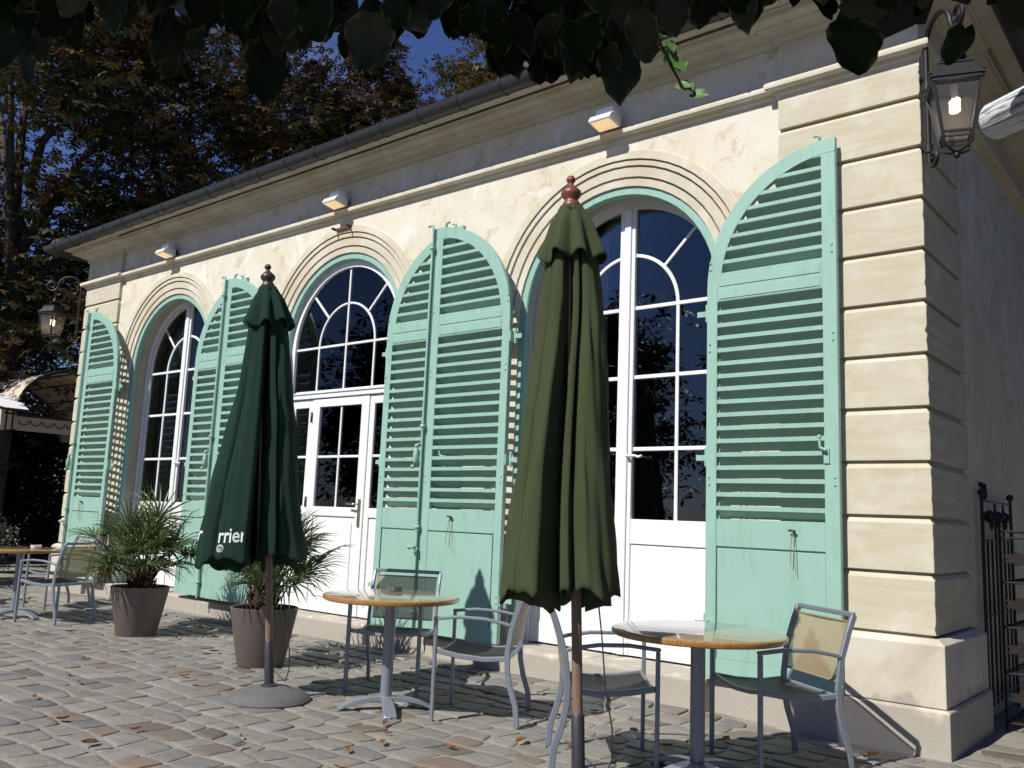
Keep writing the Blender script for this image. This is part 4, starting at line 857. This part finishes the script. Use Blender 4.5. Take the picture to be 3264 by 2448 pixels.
for yy in (cy-hs-.16, cy-hs-.06, cy+hs+.06):
    for xx in ((0.02,) if yy != cy-hs-.06 else (.02, -D_)):
        m = MB(); m.tube([(xx, yy, 0), (xx, yy, ez)], .022, w=.022); m.build('post', 'iron', g); m = MB(); m.lathe([(.014, -.02), (.03, .01), (.035, .04), (.02, .08), (.0001, .10)], 10, (xx, yy, ez+.01)); m.build('finial', 'iron', g, smooth=True)
m = MB(); m.tube([(.02, cy-hs-.2, ez-.03), (.02, cy+hs+.1, ez-.03)], .018, 6); m.build('beam', 'iron', g)
m = MB(); m.tube([(.03, cy-hs-.1, ez-.05), (.03, cy-.1, ez+.12), (.03, cy+hs, ez+.2)], .008, 6); m.build('tie_rod', 'iron', g)
for k in range(9):
    m = MB(); yy = cy-hs+.12+.2*k; m.tube([(.02, yy+.085*math.cos(a), ez-.12+.085*math.sin(a)) for a in [math.pi+math.pi*q/8 for q in range(9)]], .008, 6); m.build('scroll', 'iron', g)
a = empty('white_awning', (-14.3, 0, 0), 0, 'sunlit white canvas awning at the left edge, next to the gazebo', 'awning')
m = MB(); m.loft([[(.3, -1.6, 2.72), (.3, .36, 2.72)], [(-.2, -1.6, 2.88), (-.2, .42, 2.88)], [(-.9, -1.6, 3.06), (-.9, .46, 3.06)]], close=False, cap=False); m.build('canvas', 'canvas_white', a, smooth=True)
m = MB(); m.tube([(.3, -1.6, 2.70), (.3, .36, 2.70)], .02, 8); m.build('front_bar', 'iron', a)
m = MB(); m.tube([(.3, -1.2, 0), (.3, -1.2, 2.70)], .025, 8); m.build('post', 'iron', a)

# ------------------------------------------------------------------ trees
def palmate(n, centres, sizes, cols, rng, nl=5, narrow=.2, droop=.55):
    """n palmate leaves: nl diamond leaflets each, returned as verts, quads, tones"""
    th = rng.uniform(0, 2*np.pi, n); tilt = rng.uniform(-.9, .9, (n, 2)); V = np.empty((n, nl, 4, 3)); F = np.arange(n*nl*4).reshape(-1, 4)
    ex = np.stack([np.cos(th), np.sin(th), tilt[:, 0]], 1); ex /= np.linalg.norm(ex, axis=1)[:, None]
    ey = np.stack([-np.sin(th), np.cos(th), tilt[:, 1]], 1); ey -= ex*np.sum(ex*ey, 1)[:, None]; ey /= np.linalg.norm(ey, axis=1)[:, None]
    ez = np.cross(ex, ey)
    for k in range(nl):
        a = -1.9+3.8*k/max(1, nl-1)+rng.uniform(-.15, .15, n) if nl > 1 else rng.uniform(-3, 3, n)
        L = sizes*(.62+.38*np.cos(a*.6))*rng.uniform(.85, 1.15, n)
        d = ex*np.cos(a)[:, None]+ey*np.sin(a)[:, None]; s = -ex*np.sin(a)[:, None]+ey*np.cos(a)[:, None]; dn = ez*(-droop)
        V[:, k, 0] = centres; V[:, k, 1] = centres+(d*.62+dn*.22)*L[:, None]+s*(narrow*L)[:, None]
        V[:, k, 2] = centres+(d+dn*.6)*L[:, None]; V[:, k, 3] = centres+(d*.62+dn*.22)*L[:, None]-s*(narrow*L)[:, None]
    T = np.repeat(cols, nl*4, 0)
    return V.reshape(-1, 3), F, T
def tree(name, base, h, crown, nleaf, pal, seed, label, group, size=.18, limbs=7, trunk_r=.22, cat='tree', nl=5, clump=(60, .55)):
    rng = np.random.default_rng(seed); r = random.Random(seed); o = empty(name, base, 0, label, cat, group)
    top = Vector((r.uniform(-.4, .4), r.uniform(-.4, .4), h*.9)); m = MB(); m.tube([(0, 0, -.2), (0, 0, .5), Vector((0, 0, h*.35)), top*.62, top], [trunk_r*1.25, trunk_r, trunk_r*.8, trunk_r*.5, trunk_r*.12], 9); m.build('trunk', 'bark', o, smooth=True)
    cc, cr = np.array(crown[0]), np.array(crown[1]); tips = []
    for k in range(limbs):
        a = k*2.4+r.uniform(-.4, .4); z0 = h*r.uniform(.28, .62); e = cc+cr*np.array([math.cos(a)*.8, math.sin(a)*.8, r.uniform(-.5, .7)]); p0 = Vector((0, 0, z0)); p2 = Vector(e); p1 = p0.lerp(p2, .5)+Vector((0, 0, .06*h))
        m = MB(); m.tube([p0, p0.lerp(p1, .5)+Vector((r.uniform(-.2, .2), r.uniform(-.2, .2), .1)), p1, p1.lerp(p2, .6)+Vector((r.uniform(-.3, .3), r.uniform(-.3, .3), .1)), p2], [trunk_r*.45, trunk_r*.36, trunk_r*.26, trunk_r*.15, .012], 6)
        for q in range(5):
            t = r.uniform(.35, 1); b0 = p1.lerp(p2, t); b1 = b0+Vector((r.uniform(-1, 1), r.uniform(-1, 1), r.uniform(-.3, .9)))*.22*float(cr.mean()); m.tube([b0, b0.lerp(b1, .5)+Vector((0, 0, .08)), b1], [trunk_r*.12, trunk_r*.08, .006], 5); tips.append(b1)
        m.build('limb', 'bark', o, smooth=True)
    # leaf clumps through the crown volume, more of them near the outside
    nc, cs = clump; u = rng.normal(size=(nc, 3)); u /= np.linalg.norm(u, axis=1)[:, None]; rad = rng.uniform(.25, 1, nc)**.55; C0 = cc+u*rad[:, None]*cr
    which = rng.integers(0, nc, nleaf); csz = cs*rng.uniform(.55, 1.5, nc); P0 = C0[which]+rng.normal(size=(nleaf, 3))*(csz[which]*np.ones((3, nleaf))).T*np.array([1, 1, .7])
    pal = np.array(pal); tint = rng.integers(0, len(pal), nc); mixw = rng.uniform(0, 1, nleaf); cl = np.where((mixw < .6)[:, None], pal[tint[which]], pal[rng.integers(0, len(pal), nleaf)])*rng.uniform(.6, 1.35, nleaf)[:, None]
    V, F, T = palmate(nleaf, P0, rng.uniform(.7, 1.25, nleaf)*size, cl, rng, nl)
    crn = link('crown', np_mesh('crown', V, F, T, 'leaf'), o); return o
CN = [(.064, .038, .012), (.078, .043, .014), (.050, .046, .012), (.034, .048, .012), (.09, .058, .016), (.060, .030, .010), (.030, .042, .012), (.04, .052, .013)]
CG = [(.11, .085, .02), (.135, .08, .022), (.085, .08, .018), (.15, .10, .026), (.11, .058, .018)]
TR = 'horse chestnuts behind the building'
tree('chestnut_tree', (-17.6, 5.1, 0), 13.5, ((0, 0, 9.0), (3.6, 3.6, 5.4)), 9500, CN, 31, 'tall browning chestnut whose trunk shows over the gutter, left of centre', TR, clump=(90, .5))
tree('chestnut_tree', (-16.6, .9, 0), 12.5, ((-.4, .6, 7.8), (3.2, 3.2, 5.2)), 9500, CN, 32, 'dark chestnut at the far left edge with its trunk by the lantern', TR, clump=(90, .5))
tree('chestnut_tree', (-17.4, 9.6, 0), 14.0, ((0, 0, 9.6), (3.2, 3.2, 5.0)), 10500, CN[:2]+CN[4:6]+[(.05, .028, .012)], 33, 'rust-brown chestnut right of the tall one, beside the sky gap', TR, clump=(90, .5))
tree('chestnut_tree', (-14.3, 12.5, 0), 15.5, ((0, 0, 11.2), (2.7, 2.7, 4.4)), 7500, CG, 34, 'golden-leaved chestnut rising over the middle of the gutter', TR, clump=(80, .5))
tree('chestnut_tree', (-22.5, -.4, 0), 12.0, ((1.5, 1.2, 4.8), (4.4, 4.6, 4.0)), 8500, CN, 36, 'dark chestnut behind the gazebo', TR, .2, clump=(80, .6))
HG = [(.012, .022, .008), (.016, .026, .008), (.010, .018, .007), (.02, .025, .01)]
def shrub(name, base, crown, n, pal, seed, label, group, size, nl=3, cat='shrub'):
    rng = np.random.default_rng(seed); r = random.Random(seed); o = empty(name, base, 0, label, cat, group); cc, cr = np.array(crown[0]), np.array(crown[1])
    m = MB()
    for k in range(6): e = Vector(cc+cr*np.array([r.uniform(-.6, .6), r.uniform(-.6, .6), r.uniform(0, .7)])); m.tube([(r.uniform(-.1, .1), r.uniform(-.1, .1), -.05), e*.5, e], [.03, .02, .006], 5)
    m.build('stem', 'bark', o)
    u = rng.normal(size=(n, 3)); u /= np.linalg.norm(u, axis=1)[:, None]; P0 = cc+u*(rng.uniform(.1, 1, n)**.4)[:, None]*cr*(1+.12*np.sin(u[:, :1]*7+u[:, 1:2]*5)); pal = np.array(pal); cl = pal[rng.integers(0, len(pal), n)]*rng.uniform(.6, 1.4, n)[:, None]
    V, F, T = palmate(n, P0, rng.uniform(.7, 1.3, n)*size, cl, rng, nl, .22); link('foliage', np_mesh('foliage', V, F, T, 'leaf'), o); return o
for k, (x, y, hh) in enumerate([(-18.6, -3.4, 3.0), (-18.8, -1.2, 3.3), (-18.5, .9, 3.2), (-18.0, 2.8, 3.4), (-17.2, 4.6, 3.2)]):
    shrub('hedge_shrub', (x, y, 0), ((0, 0, hh*.5), (1.1, 1.35, hh*.55)), 5600, HG, 60+k, ['dark evergreen hedge shrub at the left edge, behind the oleander', 'second dark hedge shrub from the left edge, behind the gazebo posts', 'dark hedge shrub under the middle of the gazebo', 'dark hedge shrub just left of the building corner', 'dark hedge shrub hidden mostly by the building corner'][k], 'hedge shrubs behind the gazebo', .16, cat='hedge shrub')
OL = [(.05, .085, .03), (.04, .07, .025), (.06, .09, .035)]
shrub('oleander', (-13.25, -.95, 0), ((0, 0, 1.15), (.5, .5, .75)), 700, OL, 71, 'leafy oleander with a few red flowers at the left edge', None, .13, 4)
ole = bpy.data.objects['oleander']
for q in range(7):
    a = q*.9; c = Vector((.42*math.cos(a), .42*math.sin(a), 1.35+.09*q)); m = MB(); m.col = (.30, .02, .03)
    for p in range(5): b = p*1.257; d = Vector((math.cos(b), math.sin(b), .3))*.03; n_ = Vector((-math.sin(b), math.cos(b), 0))*.014; m.add([c, c+d*.7+n_, c+d, c+d*.7-n_], [(0, 1, 2, 3)])
    m.build('flower', 'leaf', ole, tone=True)
shrub('grey_green_shrub', (-13.9, -.05, 0), ((0, 0, .5), (.38, .38, .5)), 700, [(.07, .09, .06), (.09, .11, .08), (.06, .08, .05)], 72, 'small grey-green shrub behind the farthest chairs', None, .07, 3)
# trees out of the picture: a row added to block skylight and darken the side wall, and two behind the camera that the panes reflect
for k, (x, y) in enumerate([(5.2, 1.0), (5.4, 4.6), (5.0, 8.6)]):
    tree('lime_tree', (x, y, 0), 7.5, ((0, 0, 3.9), (2.3, 2.5, 3.9)), 4200, HG+[(.02, .03, .01)], 80+k, ['dark lime tree nearest the corner lantern, right of the building', 'dark lime tree in the middle of the right hand row', 'dark lime tree at the far end of the right hand row'][k], 'lime trees right of the building', .34, 5, .16, nl=3, clump=(70, .6))
for k, (x, y) in enumerate([(-7.5, -17.5), (-13.0, -15.0), (-1.5, -19.0), (-19.0, -13.0)]):
    tree('garden_tree', (x, y, 0), 7.5, ((0, 0, 4.4), (2.6, 2.2, 3.0)), 3000, CN+HG, 90+k, ['garden tree across the terrace, reflected in the glazed door', 'garden tree across the terrace, reflected in the left window', 'garden tree across the terrace, reflected in the right window', 'garden tree farthest left across the terrace'][k], 'trees across the terrace', .34, 6, .18, nl=4, clump=(60, .5))

# ------------------------------------------------------------------ variegated ivy overhead
def ivy_leaf(seed, small=False):
    r = random.Random(seed); n = 22; L = 1.0; m = MB(); outl = []
    for k in range(n):
        a = 2*math.pi*k/n; rr = .50*(1+.06*math.cos(2*a)+.05*math.cos(3*a+.4)+.06*math.cos(5*a+seed))*r.uniform(.94, 1.05)
        x, y = rr*math.sin(a)*1.0, -.42-rr*math.cos(a+math.pi)*-1.0
        y = -.46+rr*-math.cos(a)*-1 if False else -.46-rr*math.cos(a)*1.0
        if k == 0: y -= .07; x *= .3                    # drawn-out tip at the bottom
        if k in (n//2,): y -= .10
        outl.append((x, y))
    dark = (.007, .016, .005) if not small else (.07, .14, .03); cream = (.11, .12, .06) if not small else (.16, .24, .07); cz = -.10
    ring2 = []; fold = r.uniform(.05, .22); cur = r.uniform(-.1, .25)
    zf = lambda x, y: abs(x)*fold+cur*(y+.4)**2
    s0 = [r.uniform(.80, 1.03) for _ in range(n)]
    vs = []; cols = []
    for x, y in outl: vs.append((x, y, zf(x, y)+r.uniform(-.03, .03))); cols.append(cream if r.random() < .38 else dark)
    for (x, y), q in zip(outl, s0): x2, y2 = x*q*.93, -.44+(y+.44)*q*.93; vs.append((x2, y2, zf(x2, y2))); cols.append(dark)
    vs.append((0, -.40, 0)); cols.append(tuple(c*1.2 for c in dark))
    m.v = vs; m.c = cols; m.f = [(k, (k+1) % n, n+(k+1) % n, n+k) for k in range(n)]+[(n+k, n+(k+1) % n, 2*n) for k in range(n)]
    o = m.build('leaf', 'ivy', tone=True, smooth=True); d = o.data; bpy.data.objects.remove(o); return d
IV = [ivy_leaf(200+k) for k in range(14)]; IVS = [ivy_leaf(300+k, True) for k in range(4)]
ivy = empty('ivy_canopy', (.5, -4.7, 2.4), 0, 'dark variegated ivy canopy hanging into the top of the picture', 'ivy')
def at(d, s, up): return CAM+FWD*d+RGT*s+Vector((0, 0, up))          # metres ahead, to the right and above eye level
ri = random.Random(17); IO = Vector(ivy.location)
def put_ivy(p, size, yaw, pitch, roll, data=None):
    o = bpy.data.objects.new('leaf', data or ri.choice(IV)); COL.objects.link(o); o.parent = ivy; o.location = p-IO
    # leaf plane: local y is up the leaf, local z its face; hang it facing the terrace
    o.rotation_euler = (Matrix.Rotation(R(39.4)+yaw, 3, 'Z') @ Matrix.Rotation(R(90)+pitch, 3, 'X') @ Matrix.Rotation(roll, 3, 'Z')).to_euler(); o.scale = (size*ri.uniform(.68, 1.02), size*ri.uniform(.9, 1.15), size)
ENV = [(-0.655, 0.475), (-0.632, 0.476), (-0.611, 0.483), (-0.599, 0.519), (-0.577, 0.526), (-0.557, 0.55), (-0.53, 0.557), (-0.506, 0.546), (-0.484, 0.544), (-0.469, 0.566), (-0.447, 0.516), (-0.429, 0.496), (-0.411, 0.517), (-0.401, 0.557), (-0.36, 0.543), (-0.335, 0.511), (-0.32, 0.472), (-0.31, 0.509), (-0.293, 0.534), (-0.259, 0.529), (-0.225, 0.522), (-0.195, 0.499), (-0.183, 0.526), (-0.159, 0.544), (-0.138, 0.558), (-0.104, 0.562), (-0.07, 0.552), (-0.047, 0.544), (-0.037, 0.497), (-0.007, 0.504), (0.016, 0.498), (0.054, 0.503), (0.082, 0.507), (0.104, 0.493), (0.123, 0.509), (0.142, 0.533), (0.156, 0.573), (0.197, 0.592), (0.231, 0.598), (0.253, 0.589), (0.276, 0.593), (0.298, 0.609), (0.337, 0.586), (0.366, 0.614), (0.411, 0.622), (0.455, 0.588), (0.478, 0.622), (0.512, 0.629), (0.563, 0.637), (0.625, 0.643)]   # ragged lower edge of the hanging leaves: (sideways, up) per metre ahead
ES, EU = [a for a, b in ENV], [b for a, b in ENV]
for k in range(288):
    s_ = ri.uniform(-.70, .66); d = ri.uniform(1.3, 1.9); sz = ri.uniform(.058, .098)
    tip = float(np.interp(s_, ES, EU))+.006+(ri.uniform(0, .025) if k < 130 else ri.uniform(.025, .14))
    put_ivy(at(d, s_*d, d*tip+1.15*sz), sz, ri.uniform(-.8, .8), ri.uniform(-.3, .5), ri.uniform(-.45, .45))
put_ivy(at(1.5, .385*1.5, 1.5*.530+.125), .108, .1, .05, .12); put_ivy(at(1.5, .527*1.5, 1.5*.552+.09), .075, -.5, .1, -.5)
put_ivy(at(1.5, -.32*1.5, 1.5*.474+.125), .105, 1.0, .1, .1); put_ivy(at(1.5, .104*1.5, 1.5*.495+.13), .112, .3, .1, .1)
for k in range(8):
    s0 = -.85+.18*k; m = MB(); m.tube([at(1.0, s0, 1.02)-IO, at(1.2, s0*1.1+.03, 1.03)-IO, at(1.45, s0*1.3+.05, 1.06)-IO, at(1.7, s0*1.5-.02, 1.16)-IO], [.006, .005, .004, .0025], 6); m.build('stem', 'twig', ivy, smooth=True)
def leaf_mass(n, seed):
    rr = random.Random(seed); VV, FF, TT = [], [], []; o_ = 0
    src = [(np.array([v.co[:] for v in me.vertices]), [tuple(p.vertices) for p in me.polygons], np.array([c.color[:3] for c in me.color_attributes['tone'].data])) for me in IV]
    for k in range(n):
        s_ = rr.uniform(-.72, .68); d = rr.uniform(1.45, 2.0); sz = rr.uniform(.055, .095); tip = float(np.interp(s_, ES, EU))+rr.uniform(.012, .15)
        p = at(d, s_*d, d*tip+1.15*sz)-IO; V0, F0, T0 = rr.choice(src)
        M_ = np.array(Matrix.Rotation(R(39.4)+rr.uniform(-1.2, 1.2), 3, 'Z') @ Matrix.Rotation(R(90)+rr.uniform(-.5, .7), 3, 'X') @ Matrix.Rotation(rr.uniform(-.9, .9), 3, 'Z'))
        VV.append((V0*sz)@M_.T+np.array(p)); FF += [tuple(i+o_ for i in f) for f in F0]; TT.append(T0); o_ += len(V0)
    m = MB(); m.v = [tuple(v) for v in np.concatenate(VV)]; m.f = FF; m.c = [tuple(c) for c in np.concatenate(TT)]
    tag(m.build('leaf_mass', 'ivy', ivy, smooth=True, tone=True), kind='stuff')
leaf_mass(340, 8)
# a sunlit young sprig
sp = empty('ivy_sprig', at(2.4, .40, 1.32), 0, 'bright green young sprig lit by the sun below the ivy', 'sprig'); SPO = Vector(sp.location)
pts = [at(2.4, .36, 1.41), at(2.4, .40, 1.318), at(2.4, .449, 1.234)]; m = MB(); m.tube([p-SPO for p in [at(1.7, .2, 1.2), at(2.1, .27, 1.36)]+pts], [.006, .006, .005, .004, .0025], 6); m.build('stem', 'twig', sp, smooth=True)
ri = random.Random(6)
for k in range(11):
    t = k/10; p = pts[0].lerp(pts[2], t)+RGT*ri.uniform(-.045, .045)+Vector((0, 0, ri.uniform(-.01, .04))); o = bpy.data.objects.new('leaf', IVS[k % 4]); COL.objects.link(o); o.parent = sp; o.location = p-SPO; z = ri.uniform(.036, .055); o.scale = (z*.75, z, z)
    o.rotation_euler = (Matrix.Rotation(R(39.4)+ri.uniform(-.6, .6), 3, 'Z') @ Matrix.Rotation(R(80)+ri.uniform(-.4, .4), 3, 'X') @ Matrix.Rotation(ri.uniform(-1.5, 1.5), 3, 'Z')).to_euler()
# the thick leaf roof above, which keeps the hanging leaves in shade
rng = np.random.default_rng(4); n = 5200; dd = rng.uniform(-2.2, 1.75, n); ss = rng.uniform(-1.55, 1.45, n); uu = rng.uniform(1.12, 1.50, n)
P0 = np.array(CAM)[None]+dd[:, None]*np.array(FWD)[None]+ss[:, None]*np.array(RGT)[None]+np.stack([np.zeros(n), np.zeros(n), uu], 1)
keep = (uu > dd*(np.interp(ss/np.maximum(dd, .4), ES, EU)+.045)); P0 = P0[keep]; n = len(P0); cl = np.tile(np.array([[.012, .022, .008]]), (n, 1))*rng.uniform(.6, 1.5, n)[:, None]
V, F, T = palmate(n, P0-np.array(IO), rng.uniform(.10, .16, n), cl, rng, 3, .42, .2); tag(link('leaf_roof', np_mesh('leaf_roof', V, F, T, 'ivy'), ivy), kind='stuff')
# whitewashed rafter end of the pergola on the right
pb = empty('pergola_rafter', (1.05, -3.37, 2.338), R(-30.7), 'weathered whitewashed rafter end at the right edge', 'rafter')
m = MB(); m.tube([(-.03, 0, 0), (-.018, 0, .0), (.3, 0, .0), (1.2, 0, 0)], [.040, .049, .05, .05], 14); m.build('log', 'weathered_white', pb, smooth=40)
PH1 = math.atan2(CAM.y+2.03, CAM.x+3.66)
wrap_text(can1, surf1, 'rrier', .135, PH1+R(-37), 1.065, 2.3); wrap_text(can1, surf1, 'er', .135, PH1+R(-92), 1.08, 2.3)
m = MB()
def onc(a, z): p = surf1(PH1+R(-33)+a, z); return p+Vector((p.x, p.y, 0)).normalized()*.006
m.tube([onc(.075*math.cos(t), 1.028+.022*math.sin(t)) for t in [2*math.pi*q/24 for q in range(25)]], .0028, 5); m.tube([onc(.04*math.cos(t), 1.03+.012*math.sin(t)) for t in [2.2*math.pi*q/20 for q in range(17)]], .0024, 5); m.tube([onc(-.03, 1.018), onc(0, 1.028), onc(.03, 1.018)], .0024, 5)
m.build('emblem', 'logo_white', can1)
